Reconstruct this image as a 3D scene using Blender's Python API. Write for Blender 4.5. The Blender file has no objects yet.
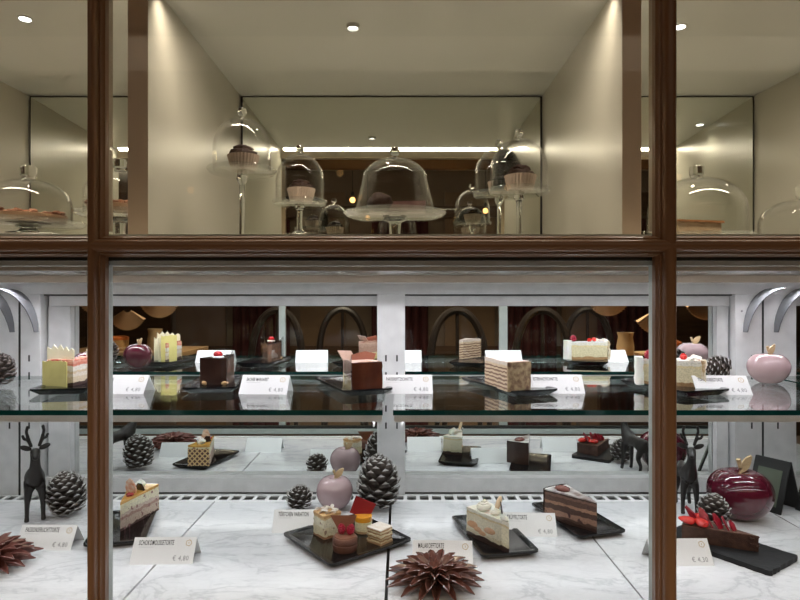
import bpy, math, random
from mathutils import Vector, Matrix, noise
S = bpy.context.scene
COL = S.collection
PI = math.pi
random.seed(7)
ZC = 1.5                      # eye height
def R(d): return math.radians(d)

# ---------------------------------------------------------------- camera
cd = bpy.data.cameras.new('camera'); cam = bpy.data.objects.new('camera', cd); COL.objects.link(cam)
cam.location = (0, 0, ZC); cam.rotation_euler = (R(90), 0, 0)
cd.sensor_width = 36; cd.lens = 27.0; cd.shift_y = 0.0025; cd.clip_start = 0.02
S.camera = cam
# ---------------------------------------------------------------- world / exposure
w = bpy.data.worlds.new('night'); S.world = w; w.use_nodes = True
w.node_tree.nodes['Background'].inputs[0].default_value = (0.02, 0.022, 0.03, 1)
w.node_tree.nodes['Background'].inputs[1].default_value = 0.25
S.view_settings.view_transform = 'Standard'; S.view_settings.look = 'None'
S.view_settings.gamma = 1; S.view_settings.exposure = 0.0
S.view_settings.use_curve_mapping = False
# ---------------------------------------------------------------- area lights of the place, with an added rear fill
def area(name, loc, sx, sy, power, col, rot=(0, 0, 0), spread=180):
    l = bpy.data.lights.new(name, 'AREA'); l.shape = 'RECTANGLE'; l.size = sx; l.size_y = sy
    l.energy = power; l.color = col; l.spread = R(spread)
    o = bpy.data.objects.new(name, l); o.location = loc; o.rotation_euler = rot; COL.objects.link(o); return o
WARM = (1.0, 0.84, 0.62); NICHE = (1.0, 0.865, 0.69); COOL = (0.96, 0.945, 1.0)
for (xa, xb, nm) in ((-0.328, 0.291, 'centre'), (-0.78, -0.36, 'left'), (0.318, 0.75, 'right')):
    area('niche_led_light_' + nm, ((xa + xb) / 2, 0.812, ZC + 0.4195), (xb - xa) * 0.97, 0.012, 2.3 * (xb - xa), NICHE, (R(24), 0, 0), 130)
area('case_led_light_front', (0, 0.756, ZC + 0.0392), 1.7, 0.010, 0.95, COOL, (R(10), 0, 0))
area('case_led_light_back', (0, 0.966, ZC + 0.0350), 1.7, 0.014, 2.1, COOL, (0, 0, 0))
area('case_fill_light_rear', (0, 1.163, ZC + 0.0385), 1.7, 0.008, 2.5, COOL, (R(-26), 0, 0), 132)  # added fill for the backs of the slices, set near the trim line
area('shelf_led_light', (0, 0.832, ZC - 0.164), 1.7, 0.008, 0.95, COOL, (R(16), 0, 0))
area('passage_ceiling_light_outer', (0.2, -1.3, 2.98), 3.4, 0.08, 85.0, WARM, (0, 0, 0), 112)
area('cafe_ceiling_light', (0, -2.2, 2.98), 5.0, 0.5, 12.0, WARM)

# ---------------------------------------------------------------- materials
MATS = {}
def nt(name):
    m = bpy.data.materials.new(name); m.use_nodes = True
    t = m.node_tree; b = t.nodes['Principled BSDF']; MATS[name] = m
    return m, t, b
def sset(b, k, v):
    if k in b.inputs: b.inputs[k].default_value = v
def ramp(t, stops, interp='LINEAR'):
    r = t.nodes.new('ShaderNodeValToRGB'); e = r.color_ramp.elements; r.color_ramp.interpolation = interp
    while len(e) < len(stops): e.new(0.5)
    for i, (p, c) in enumerate(stops):
        e[i].position = p; e[i].color = (c[0], c[1], c[2], 1)
    return r
def noise_node(t, scale, detail=3, rough=0.5, coord='Object', stretch=None):
    tc = t.nodes.new('ShaderNodeTexCoord'); n = t.nodes.new('ShaderNodeTexNoise')
    n.inputs['Scale'].default_value = scale; n.inputs['Detail'].default_value = detail; n.inputs['Roughness'].default_value = rough
    if stretch:
        mp = t.nodes.new('ShaderNodeMapping'); mp.inputs['Scale'].default_value = stretch
        t.links.new(tc.outputs[coord], mp.inputs[0]); t.links.new(mp.outputs[0], n.inputs[0])
    else: t.links.new(tc.outputs[coord], n.inputs[0])
    return n
def mat(name, col, rough=0.5, metal=0, col2=None, nscale=40, bump=0, bscale=None, spec=None, coat=0, sss=0, stretch=None, emit=0):
    if name in MATS: return MATS[name]
    m, t, b = nt(name)
    b.inputs['Base Color'].default_value = (*col, 1); b.inputs['Roughness'].default_value = rough; b.inputs['Metallic'].default_value = metal
    if spec is not None: sset(b, 'Specular IOR Level', spec)
    if coat: sset(b, 'Coat Weight', coat); sset(b, 'Coat Roughness', 0.05)
    if sss: sset(b, 'Subsurface Weight', sss); sset(b, 'Subsurface Scale', 0.004)
    if col2 is None: col2 = tuple(c * 0.88 for c in col)
    n = noise_node(t, nscale, stretch=stretch); r = ramp(t, [(0.35, col), (0.68, col2)])
    t.links.new(n.outputs[0], r.inputs[0]); t.links.new(r.outputs[0], b.inputs['Base Color'])
    if bump:
        n2 = noise_node(t, bscale or nscale * 3); bp = t.nodes.new('ShaderNodeBump'); bp.inputs['Strength'].default_value = bump; bp.inputs['Distance'].default_value = 0.001
        t.links.new(n2.outputs[0], bp.inputs['Height']); t.links.new(bp.outputs[0], b.inputs['Normal'])
    if emit:
        b.inputs['Emission Color'].default_value = (*col, 1); b.inputs['Emission Strength'].default_value = emit
    return m
def layered(name, h, stops, wob=0.0012, speck=None, rough=0.6, bump=0.5):
    """cake cut face: stops = [(height fraction from the bottom, colour)]"""
    if name in MATS: return MATS[name]
    m, t, b = nt(name); b.inputs['Roughness'].default_value = rough
    tc = t.nodes.new('ShaderNodeTexCoord'); sp = t.nodes.new('ShaderNodeSeparateXYZ'); t.links.new(tc.outputs['Object'], sp.inputs[0])
    n = noise_node(t, 90, 3)
    a = t.nodes.new('ShaderNodeMath'); a.operation = 'MULTIPLY_ADD'; a.inputs[1].default_value = wob * 4; t.links.new(n.outputs[0], a.inputs[0]); t.links.new(sp.outputs[2], a.inputs[2])
    s = t.nodes.new('ShaderNodeMath'); s.operation = 'SUBTRACT'; s.inputs[1].default_value = wob * 2; t.links.new(a.outputs[0], s.inputs[0])
    d = t.nodes.new('ShaderNodeMath'); d.operation = 'DIVIDE'; d.inputs[1].default_value = h; t.links.new(s.outputs[0], d.inputs[0])
    st = []
    for i, (p, c) in enumerate(stops):
        if i: st.append((max(0, p - 0.006), stops[i - 1][1]))
        st.append((p, c))
    if len(st) > 31: st = stops
    r = ramp(t, st); t.links.new(d.outputs[0], r.inputs[0])
    n2 = noise_node(t, 450, 2); r2 = ramp(t, [(0.35, (0.7, 0.7, 0.7)), (0.6, (1, 1, 1))]); t.links.new(n2.outputs[0], r2.inputs[0])
    mx = t.nodes.new('ShaderNodeMix'); mx.data_type = 'RGBA'; mx.blend_type = 'MULTIPLY'; mx.inputs[0].default_value = 0.8
    t.links.new(r.outputs[0], mx.inputs[6]); t.links.new(r2.outputs[0], mx.inputs[7])
    out = mx.outputs[2]
    if speck:
        n3 = noise_node(t, speck[1], 1); r3 = ramp(t, [(speck[2], (0, 0, 0)), (speck[2] + 0.03, (1, 1, 1))]); t.links.new(n3.outputs[0], r3.inputs[0])
        m3 = t.nodes.new('ShaderNodeMix'); m3.data_type = 'RGBA'; t.links.new(r3.outputs[0], m3.inputs[0]); t.links.new(out, m3.inputs[6]); m3.inputs[7].default_value = (*speck[0], 1)
        out = m3.outputs[2]
    t.links.new(out, b.inputs['Base Color'])
    bp = t.nodes.new('ShaderNodeBump'); bp.inputs['Strength'].default_value = bump; bp.inputs['Distance'].default_value = 0.001
    t.links.new(n2.outputs[0], bp.inputs['Height']); t.links.new(bp.outputs[0], b.inputs['Normal'])
    return m
def clear(name, tint=(0.97, 0.97, 0.97), base=0.04, gain=0.9, rough=0.01, power=4.0, gcol=(1, 1, 1)):
    """thin clear glass: straight-through transparency plus an angle dependent gloss"""
    if name in MATS: return MATS[name]
    m = bpy.data.materials.new(name); m.use_nodes = True; t = m.node_tree; t.nodes.clear(); MATS[name] = m
    o = t.nodes.new('ShaderNodeOutputMaterial'); mx = t.nodes.new('ShaderNodeMixShader')
    tr = t.nodes.new('ShaderNodeBsdfTransparent'); tr.inputs[0].default_value = (*tint, 1)
    g = t.nodes.new('ShaderNodeBsdfGlossy'); g.inputs['Roughness'].default_value = rough; g.inputs[0].default_value = (*gcol, 1)
    lw = t.nodes.new('ShaderNodeLayerWeight'); lw.inputs[0].default_value = 0.5
    p = t.nodes.new('ShaderNodeMath'); p.operation = 'POWER'; p.inputs[1].default_value = power
    a = t.nodes.new('ShaderNodeMath'); a.operation = 'MULTIPLY_ADD'; a.inputs[1].default_value = gain; a.inputs[2].default_value = base; a.use_clamp = True
    t.links.new(lw.outputs['Facing'], p.inputs[0]); t.links.new(p.outputs[0], a.inputs[0]); t.links.new(a.outputs[0], mx.inputs[0])
    t.links.new(tr.outputs[0], mx.inputs[1]); t.links.new(g.outputs[0], mx.inputs[2]); t.links.new(mx.outputs[0], o.inputs[0])
    return m
def solidglass(name, col=(0.95, 0.97, 0.96)):
    if name in MATS: return MATS[name]
    m, t, b = nt(name); b.inputs['Base Color'].default_value = (*col, 1); b.inputs['Roughness'].default_value = 0.02
    b.inputs['Transmission Weight'].default_value = 1; b.inputs['IOR'].default_value = 1.45
    return m
def emis(name, col, st):
    if name in MATS: return MATS[name]
    m = bpy.data.materials.new(name); m.use_nodes = True; t = m.node_tree; t.nodes.clear(); MATS[name] = m
    o = t.nodes.new('ShaderNodeOutputMaterial'); e = t.nodes.new('ShaderNodeEmission'); e.inputs[0].default_value = (*col, 1); e.inputs[1].default_value = st
    t.links.new(e.outputs[0], o.inputs[0]); return m
def mirror(name, col, rough=0.0):
    return mat(name, col, rough, 1.0, col2=col)

WOOD = mat('brown_lacquer', (0.26, 0.132, 0.066), 0.34, 0, (0.245, 0.124, 0.062), 3, stretch=(1, 1, 3))
WOOD_H = mat('brown_lacquer_rail', (0.26, 0.132, 0.066), 0.34, 0, (0.245, 0.124, 0.062), 3, stretch=(1, 1, 1))
PALEFR = mat('pale_frame_metal', (0.50, 0.55, 0.52), 0.4)
GASKET = mat('dark_gasket', (0.02, 0.022, 0.02), 0.6)
WHITEMET = mat('white_powder_coat', (0.76, 0.76, 0.765), 0.35)
DOORFR = mat('light_grey_door_frame', (0.70, 0.70, 0.705), 0.35)
DARKGAP = mat('dark_gap', (0.02, 0.02, 0.02), 0.6)
NWALL = mat('niche_lacquer', (0.54, 0.52, 0.45), 0.28, 0, (0.525, 0.505, 0.435), 3)
NCEIL = mat('niche_ceiling_lacquer', (0.65, 0.665, 0.65), 0.30, 0, (0.635, 0.65, 0.635), 3)
NEDGE = mat('niche_edge_lacquer', (0.82, 0.67, 0.53), 0.35, 0, (0.80, 0.655, 0.52), 3)
TANBAR = mat('tan_metal_profile', (0.46, 0.38, 0.29), 0.3, 0.4)
CANOPY = mat('grey_canopy_sheet', (0.42, 0.41, 0.39), 0.25, 0.4)
LEDW = emis('led_diffuser_warm', (1.0, 0.93, 0.80), 2.6)
LEDC = emis('led_diffuser_cool', (0.95, 0.97, 1.0), 2.2)
SPOT = emis('downlight_lens', (1.0, 0.98, 0.92), 5)
MIRL = mirror('door_mirror', (0.80, 0.83, 0.81))
MIRU = mirror('niche_mirror', (0.80, 0.82, 0.74))
PANE = clear('window_pane_glass', (0.97, 0.97, 0.965), 0.010, 0.7, 0.0)
DOME = clear('dome_glass', (0.975, 0.975, 0.97), 0.018, 0.85, 0.008, 3.6)
FILM = clear('clear_film', (0.98, 0.98, 0.98), 0.02, 0.6, 0.05, 3.5)
PLATEG = clear('pressed_glass', (0.93, 0.94, 0.93), 0.045, 0.75, 0.012, 3.0)
SHELFG = clear('shelf_glass', (0.93, 0.97, 0.955), 0.045, 0.95, 0.0, 4.5)
TEAL = mat('teal_glass_edge', (0.003, 0.045, 0.040), 0.08, 0, (0.004, 0.055, 0.048), 30)
SOLID = solidglass('solid_glass')
SLATE = mat('black_melamine', (0.005, 0.005, 0.006), 0.14, 0, (0.008, 0.008, 0.009), 30, spec=0.35)
ROUGHSLATE = mat('rough_slate', (0.010, 0.010, 0.011), 0.55, 0, (0.018, 0.018, 0.019), 60, bump=0.6, bscale=200, spec=0.3)
PAPER = mat('white_card', (0.87, 0.87, 0.875), 0.6, 0, (0.86, 0.86, 0.865), 10)
INK = mat('dark_print', (0.012, 0.012, 0.014), 0.8, spec=0.1)
GREYINK = mat('grey_print', (0.26, 0.26, 0.27), 0.7)
GOLD = mat('gold_print', (0.55, 0.38, 0.16), 0.5)

# ---------------------------------------------------------------- mesh builder
class MB:
    def __init__(s): s.v = []; s.f = []; s.mi = []
    def add(s, vs, fs, mi=0):
        o = len(s.v); s.v += [tuple(v) for v in vs]; s.f += [tuple(i + o for i in f) for f in fs]; s.mi += [mi] * len(fs); return s
    def box(s, x0, x1, y0, y1, z0, z1, mi=0):
        return s.add([(x0, y0, z0), (x1, y0, z0), (x1, y1, z0), (x0, y1, z0), (x0, y0, z1), (x1, y0, z1), (x1, y1, z1), (x0, y1, z1)],
                     [(0, 3, 2, 1), (4, 5, 6, 7), (0, 1, 5, 4), (1, 2, 6, 5), (2, 3, 7, 6), (3, 0, 4, 7)], mi)
    def loop(s, pts, z0, z1, nz=1, jit=0, mi=0, taper=0, cap=True, zj=0):
        n = len(pts); vs = []; cx = sum(p[0] for p in pts) / n; cy = sum(p[1] for p in pts) / n
        for k in range(nz + 1):
            f = k / nz; sc = 1 - taper * f
            for p in pts:
                x = cx + (p[0] - cx) * sc; y = cy + (p[1] - cy) * sc
                j = noise.noise(Vector((x * 160, y * 160, f * 9 + mi))) * jit * 2; d = math.hypot(x - cx, y - cy) or 1
                z = z0 + (z1 - z0) * f + (noise.noise(Vector((x * 90, y * 90, 3))) * zj if k == nz else 0)
                vs.append((x + (x - cx) / d * j, y + (y - cy) / d * j, z))
        fs = []
        for k in range(nz):
            for i in range(n):
                a = k * n + i; b = k * n + (i + 1) % n; fs.append((a, b, b + n, a + n))
        if cap: fs.append(tuple(range(n - 1, -1, -1))); fs.append(tuple(nz * n + i for i in range(n)))
        return s.add(vs, fs, mi)
    def lathe(s, prof, seg=32, mi=0, c=(0, 0, 0), closed=False, pleat=None):
        vs = []; fs = []
        for (r, z) in prof:
            for i in range(seg):
                a = 2 * PI * i / seg; rr = r
                if pleat and z >= pleat[1]: rr = r * (1 + pleat[0] * (1 if i % 2 else -1))
                vs.append((c[0] + rr * math.cos(a), c[1] + rr * math.sin(a), c[2] + z))
        m = len(prof)
        for k in range(m if closed else m - 1):
            for i in range(seg):
                a = k * seg + i; b = k * seg + (i + 1) % seg; kk = (k + 1) % m
                fs.append((a, b, kk * seg + (i + 1) % seg, kk * seg + i))
        return s.add(vs, fs, mi)
    def tube(s, pts, rad, seg=8, mi=0):
        pts = [Vector(p) for p in pts]; vs = []; fs = []; n = len(pts)
        if not hasattr(rad, '__len__'): rad = [rad] * n
        up = Vector((0, 0, 1))
        for i, p in enumerate(pts):
            d = (pts[min(i + 1, n - 1)] - pts[max(i - 1, 0)]).normalized()
            a = d.cross(up)
            if a.length < 0.05: a = d.cross(Vector((1, 0, 0)))
            a.normalize(); b = d.cross(a)
            for k in range(seg):
                t = 2 * PI * k / seg; vs.append(p + (a * math.cos(t) + b * math.sin(t)) * rad[i])
        for i in range(n - 1):
            for k in range(seg):
                fs.append((i * seg + k, i * seg + (k + 1) % seg, (i + 1) * seg + (k + 1) % seg, (i + 1) * seg + k))
        fs.append(tuple(range(seg - 1, -1, -1))); fs.append(tuple((n - 1) * seg + k for k in range(seg)))
        return s.add(vs, fs, mi)
    def ball(s, c, r, seg=16, ring=10, sc=(1, 1, 1), lump=0, lf=60, mi=0):
        vs = [(c[0], c[1], c[2] - r * sc[2])]; fs = []
        for k in range(1, ring):
            th = PI * k / ring
            for i in range(seg):
                a = 2 * PI * i / seg; d = Vector((math.sin(th) * math.cos(a), math.sin(th) * math.sin(a), -math.cos(th)))
                q = 1 + (lump * noise.noise(Vector(c) * 50 + d * r * lf) if lump else 0)
                vs.append((c[0] + d.x * r * sc[0] * q, c[1] + d.y * r * sc[1] * q, c[2] + d.z * r * sc[2] * q))
        vs.append((c[0], c[1], c[2] + r * sc[2])); L = len(vs) - 1
        for i in range(seg):
            fs.append((0, 1 + (i + 1) % seg, 1 + i)); fs.append((L, 1 + (ring - 2) * seg + i, 1 + (ring - 2) * seg + (i + 1) % seg))
        for k in range(ring - 2):
            for i in range(seg):
                a = 1 + k * seg + i; b = 1 + k * seg + (i + 1) % seg; fs.append((a, b, b + seg, a + seg))
        return s.add(vs, fs, mi)
    def sheet(s, grid, th, mi=0):
        """grid[r][c] of Vector -> solid sheet of thickness th"""
        R_, C_ = len(grid), len(grid[0]); g = [[Vector(p) for p in row] for row in grid]; back = []
        for r in range(R_):
            for c in range(C_):
                du = g[r][min(c + 1, C_ - 1)] - g[r][max(c - 1, 0)]; dv = g[min(r + 1, R_ - 1)][c] - g[max(r - 1, 0)][c]
                n = du.cross(dv)
                if n.length < 1e-12: n = Vector((0, 0, 1))
                back.append(g[r][c] - n.normalized() * th)
        vs = [p for row in g for p in row] + back; N = R_ * C_; fs = []
        for r in range(R_ - 1):
            for c in range(C_ - 1):
                a = r * C_ + c; fs.append((a, a + 1, a + 1 + C_, a + C_)); fs.append((N + a, N + a + C_, N + a + 1 + C_, N + a + 1))
        for c in range(C_ - 1):
            a = c; fs.append((a, N + a, N + a + 1, a + 1)); a = (R_ - 1) * C_ + c; fs.append((a, a + 1, N + a + 1, N + a))
        for r in range(R_ - 1):
            a = r * C_; fs.append((a, a + C_, N + a + C_, N + a)); a = r * C_ + C_ - 1; fs.append((a, N + a, N + a + C_, a + C_))
        return s.add(vs, fs, mi)
    def xf(s, M_, start=0):
        for i in range(start, len(s.v)): s.v[i] = tuple(M_ @ Vector(s.v[i]))
        return s
    def build(s, name, mats, parent=None, loc=(0, 0, 0), rot=(0, 0, 0), smooth=True, bevel=0, ang=40):
        me = bpy.data.meshes.new(name); me.from_pydata(s.v, [], s.f); me.validate()
        if not isinstance(mats, (list, tuple)): mats = [mats]
        for m in mats: me.materials.append(m)
        if len(me.polygons) == len(s.mi): me.polygons.foreach_set('material_index', s.mi)
        if smooth:
            me.polygons.foreach_set('use_smooth', [True] * len(me.polygons))
            try: me.set_sharp_from_angle(angle=R(ang))
            except Exception: pass
        o = bpy.data.objects.new(name, me); COL.objects.link(o); o.location = loc; o.rotation_euler = rot
        if parent: o.parent = parent
        if bevel:
            b = o.modifiers.new('bevel', 'BEVEL'); b.width = bevel; b.segments = 2; b.limit_method = 'ANGLE'; b.angle_limit = R(40)
        return o
def tag(o, label, cat, group=None):
    o['label'] = label; o['category'] = cat
    if group: o['group'] = group
    return o
def thing(name, label, cat, loc, rz=0, group=None):
    o = bpy.data.objects.new(name, None); o.empty_display_size = 0.02; COL.objects.link(o)
    o.location = loc; o.rotation_euler = (0, 0, rz); return tag(o, label, cat, group)
def structure(name, loc=(0, 0, 0)):
    o = bpy.data.objects.new(name, None); COL.objects.link(o); o.location = loc; o['kind'] = 'structure'; return o
def sbox(name, b, m, parent=None, bevel=0, smooth=False):
    o = MB().box(*b).build(name, m, parent, smooth=smooth, bevel=bevel)
    if parent is None: o['kind'] = 'structure'
    return o
def kids(o): return [c for c in bpy.data.objects if c.parent == o]

# ================================================================ BUILDING SHELL (passage in front of the shop window)
PAVE = mat('passage_floor_stone', (0.11, 0.10, 0.09), 0.35, 0, (0.15, 0.13, 0.12), 4)
PLASTER = mat('warm_plaster', (0.30, 0.23, 0.17), 0.7, 0, (0.26, 0.20, 0.15), 3)
DARKWOOD = mat('dark_cafe_panelling', (0.13, 0.075, 0.045), 0.4, 0, (0.09, 0.05, 0.03), 5, stretch=(1, 1, 6))
sbox('floor', (-4.2, 4.2, -3.6, 1.9, -0.06, 0), PAVE)
sbox('ceiling', (-4.2, 4.2, -3.6, 1.9, 3.0, 3.06), PLASTER)
sbox('wall_back', (-4.2, 4.2, 1.5, 1.9, 0, 3.0), PLASTER)
sbox('wall_left', (-4.26, -4.2, -3.6, 1.9, 0, 3.0), PLASTER)
sbox('wall_right', (4.2, 4.26, -3.6, 1.9, 0, 3.0), PLASTER)
sbox('wall_front', (-4.2, 4.2, -3.66, -3.6, 0, 3.0), PLASTER)
ZM = ZC - 0.385; ZS = ZC - 0.147; ZU = ZC + 0.085
# shopfront wall under and above the window
sbox('wall_window_sill', (-4.2, 4.2, 0.62, 0.735, 0, ZC - 0.41), DARKWOOD)
sbox('wall_window_head', (-4.2, 4.2, 0.66, 0.76, ZC + 0.43, 3.0), DARKWOOD)

# ---------------------------------------------------------------- the brown window frame
win = structure('window_1')
def profile_bar(horizontal, c, a0, a1, w, name, m, side='both'):
    """moulded bar: stepped section with a half-round nose towards the street (-y)"""
    h = w / 2
    sec = [(-h, 0.6925), (-h, 0.684), (-h + 0.0018, 0.682), (-h + 0.0026, 0.678), (-h + 0.0044, 0.678), (-h + 0.0050, 0.674)]
    n = 10; r = h - 0.0050
    for i in range(1, n): t = PI * i / n; sec.append((-math.cos(t) * r, 0.674 - math.sin(t) * 0.0070))
    sec += [(-p[0], p[1]) for p in sec[:6]][::-1]
    mb = MB(); vs = []
    for a in (a0, a1):
        for (u, y) in sec: vs.append((a, y, c + u) if horizontal else (c + u, y, a))
    k = len(sec); fs = [(i, (i + 1) % k, k + (i + 1) % k, k + i) for i in range(k)] + [tuple(range(k)), tuple(range(2 * k - 1, k - 1, -1))]
    mb.add(vs, fs); return mb.build(name, m, win, ang=35)
XM = [-1.12, -0.3455, 0.3030, 1.10]; WM = [0.02, 0.0188, 0.0240, 0.02]
for x, wm in zip(XM, WM): profile_bar(False, x, ZC - 0.42, ZC + 0.44, wm, 'mullion', WOOD)
ZT = ZC + 0.0634
for (xa, xb) in ((-1.11, -0.3455), (-0.3454, 0.3030), (0.3031, 1.09)):
    profile_bar(True, ZT, xa, xb, 0.0232, 'transom', WOOD_H)
    profile_bar(True, ZC - 0.405, xa, xb, 0.045, 'bottom_rail', WOOD_H)
    profile_bar(True, ZC + 0.412, xa, xb, 0.045, 'top_rail', WOOD_H)
    # inner pale frame and black gasket behind each field
for x, wm in zip(XM, WM):
    sbox('inner_frame_post', (x - wm / 2, x + wm / 2, 0.6927, 0.7022, ZC - 0.38, ZC + 0.0425), PALEFR, win)
    sbox('inner_frame_post', (x - wm / 2, x + wm / 2, 0.6927, 0.7022, ZC + 0.082, ZC + 0.40), mat('tan_inner_frame', (0.45, 0.36, 0.26), 0.4), win)
sbox('inner_frame_rail', (-1.12, 1.1, 0.7025, 0.715, ZC - 0.384, ZC - 0.370), PALEFR, win)
sbox('gasket', (-1.12, 1.1, 0.7025, 0.708, ZC - 0.3698, ZC - 0.361), GASKET, win)
sbox('gasket', (-1.12, 1.1, 0.6930, 0.7045, ZC + 0.0482, ZC + 0.0535), GASKET, win)
sbox('inner_frame_rail', (-1.12, 1.1, 0.7050, 0.7120, ZC + 0.0425, ZC + 0.0495), mat('white_inner_rail', (0.85, 0.85, 0.83), 0.4), win)
for (xa, xb) in ((-1.109, -0.3552), (-0.3358, 0.2915), (0.3185, 1.089)):
    sbox('glass_pane', (xa, xb, 0.6945, 0.6995, ZC - 0.382, ZC + 0.0480), PANE, win)
    sbox('glass_pane', (xa, xb, 0.6945, 0.6995, ZC + 0.0752, ZC + 0.392), PANE, win)

# ================================================================ UPPER NICHE
D = 1.23; YF = 0.787; XL0, XL1 = -0.357, -0.3305; XR0, XR1 = 0.2915, 0.3165
nw = structure('wall_niche')
sbox('niche_floor', (-1.12, 1.10, 0.752, 1.26, ZC + 0.062, ZU), NWALL, nw)
sbox('niche_ceiling', (-1.12, 1.10, 0.800, 1.26, ZC + 0.424, ZC + 0.445), NCEIL, nw)
sbox('niche_back', (-1.12, 1.10, 1.262, 1.29, ZC + 0.06, ZC + 0.445), NWALL, nw)
sbox('niche_fascia', (-1.12, 1.10, 0.776, 0.796, ZC + 0.400, ZC + 0.445), TANBAR, nw)
def panel(x0f, x1f, x0b, x1b, name):
    z0, z1 = ZU, ZC + 0.424
    MB().add([(x0f, YF, z0), (x1f, YF, z0), (x1b, 1.235, z0), (x0b, 1.235, z0), (x0f, YF, z1), (x1f, YF, z1), (x1b, 1.235, z1), (x0b, 1.235, z1)],
             [(0, 3, 2, 1), (4, 5, 6, 7), (1, 2, 6, 5), (2, 3, 7, 6), (3, 0, 4, 7)], 0).add(
             [(x0f, YF, z0), (x1f, YF, z0), (x1f, YF, z1), (x0f, YF, z1)], [(0, 1, 2, 3)], 1).build(name, [NWALL, NEDGE], nw, smooth=False)
panel(XL0, XL1, XL0, -0.328, 'divider_panel'); panel(XR0, XR1, 0.293, 0.318, 'divider_panel')
panel(-0.81, -0.785, -0.79, -0.763, 'divider_panel'); panel(0.755, 0.78, 0.729, 0.755, 'divider_panel')
for (a, b, c, d_) in ((-0.328, 0.293, 1, 1), (-0.763, -0.357, 1, 1), (0.318, 0.729, 1, 1)):
    sbox('mirror_panel', (a + 0.0055, b - 0.0055, 1.2305, 1.2345, ZU + 0.002, ZC + 0.420), MIRU, nw)
    sbox('mirror_backing', (a, b, 1.237, 1.262, ZU, ZC + 0.424), DARKGAP, nw)
for (xa, xb) in ((-0.328, 0.2895), (-0.78, -0.360), (0.3185, 0.752)):
    sbox('led_strip', (xa + 0.004, xb - 0.004, 0.7965, 0.8045, ZC + 0.4205, ZC + 0.4265), LEDW, nw)
    sbox('rear_wash_strip', (xa + 0.004, xb - 0.004, 0.7962, 0.7995, ZC + 0.4275, ZC + 0.4300), LEDW, nw) if False else None
def spot(x, y, r=0.0085):
    o = MB().lathe([(0.0001, -0.0012), (r, -0.0012), (r, 0), (r * 1.25, 0), (r * 1.25, -0.0006), (r, -0.0018)], 24).build('downlight', mat('downlight_rim', (0.5, 0.49, 0.44), 0.3), None, (x, y, ZC + 0.424))
    MB().lathe([(0.0001, 0), (r * 0.95, 0), (r * 0.95, -0.001), (0.0001, -0.0014)], 24).build('lens', SPOT, o, (0, 0, -0.0013))
    lab = {0: 'small round recessed downlight in the central niche ceiling', 1: 'small round downlight in the left compartment ceiling', 2: 'small round downlight in the right compartment ceiling near the brown mullion', 3: 'small round downlight of the right compartment seen only in its mirror'}
    l = bpy.data.lights.new('downlight_lamp', 'SPOT'); l.energy = 1.3; l.color = (1, 0.91, 0.74); l.spot_size = R(110); l.spot_blend = 0.8; l.shadow_soft_size = 0.008
    lo = bpy.data.objects.new('downlight_lamp', l); COL.objects.link(lo); lo.location = (0, 0, -0.004); lo.parent = o
    if x > 0.6: l.energy = 0.4
    if abs(x) < 0.2: MB().lathe([(r * 1.0, 0), (r * 1.0, -0.0058), (r * 1.12, -0.0058), (r * 1.12, 0)], 28, closed=True).build('glare_ring', MATS['downlight_rim'], o)
    return o, lab
for i, (x, y) in enumerate(((-0.072, 0.919), (-0.560, 0.896), (0.430, 0.922), (0.715, 1.03))):
    o, lab = spot(x, y); tag(o, lab[i], 'downlight', 'niche downlights')
WHITEB = mat('white_plinth', (0.75, 0.74, 0.70), 0.3)
tag(MB().box(-0.055, 0.055, -0.045, 0.045, 0, 0.0205).build('display_plinth', WHITEB, None, (-0.127, 0.985, ZU), bevel=0.001), 'low white plinth under the slender glass stand in the central niche', 'plinth')
tag(MB().box(-0.075, 0.075, -0.06, 0.06, 0, 0.020).build('display_plinth', WHITEB, None, (-0.60, 0.965, ZU), bevel=0.001), 'low white plinth under the streusel tart stand at far left', 'plinth')

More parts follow.
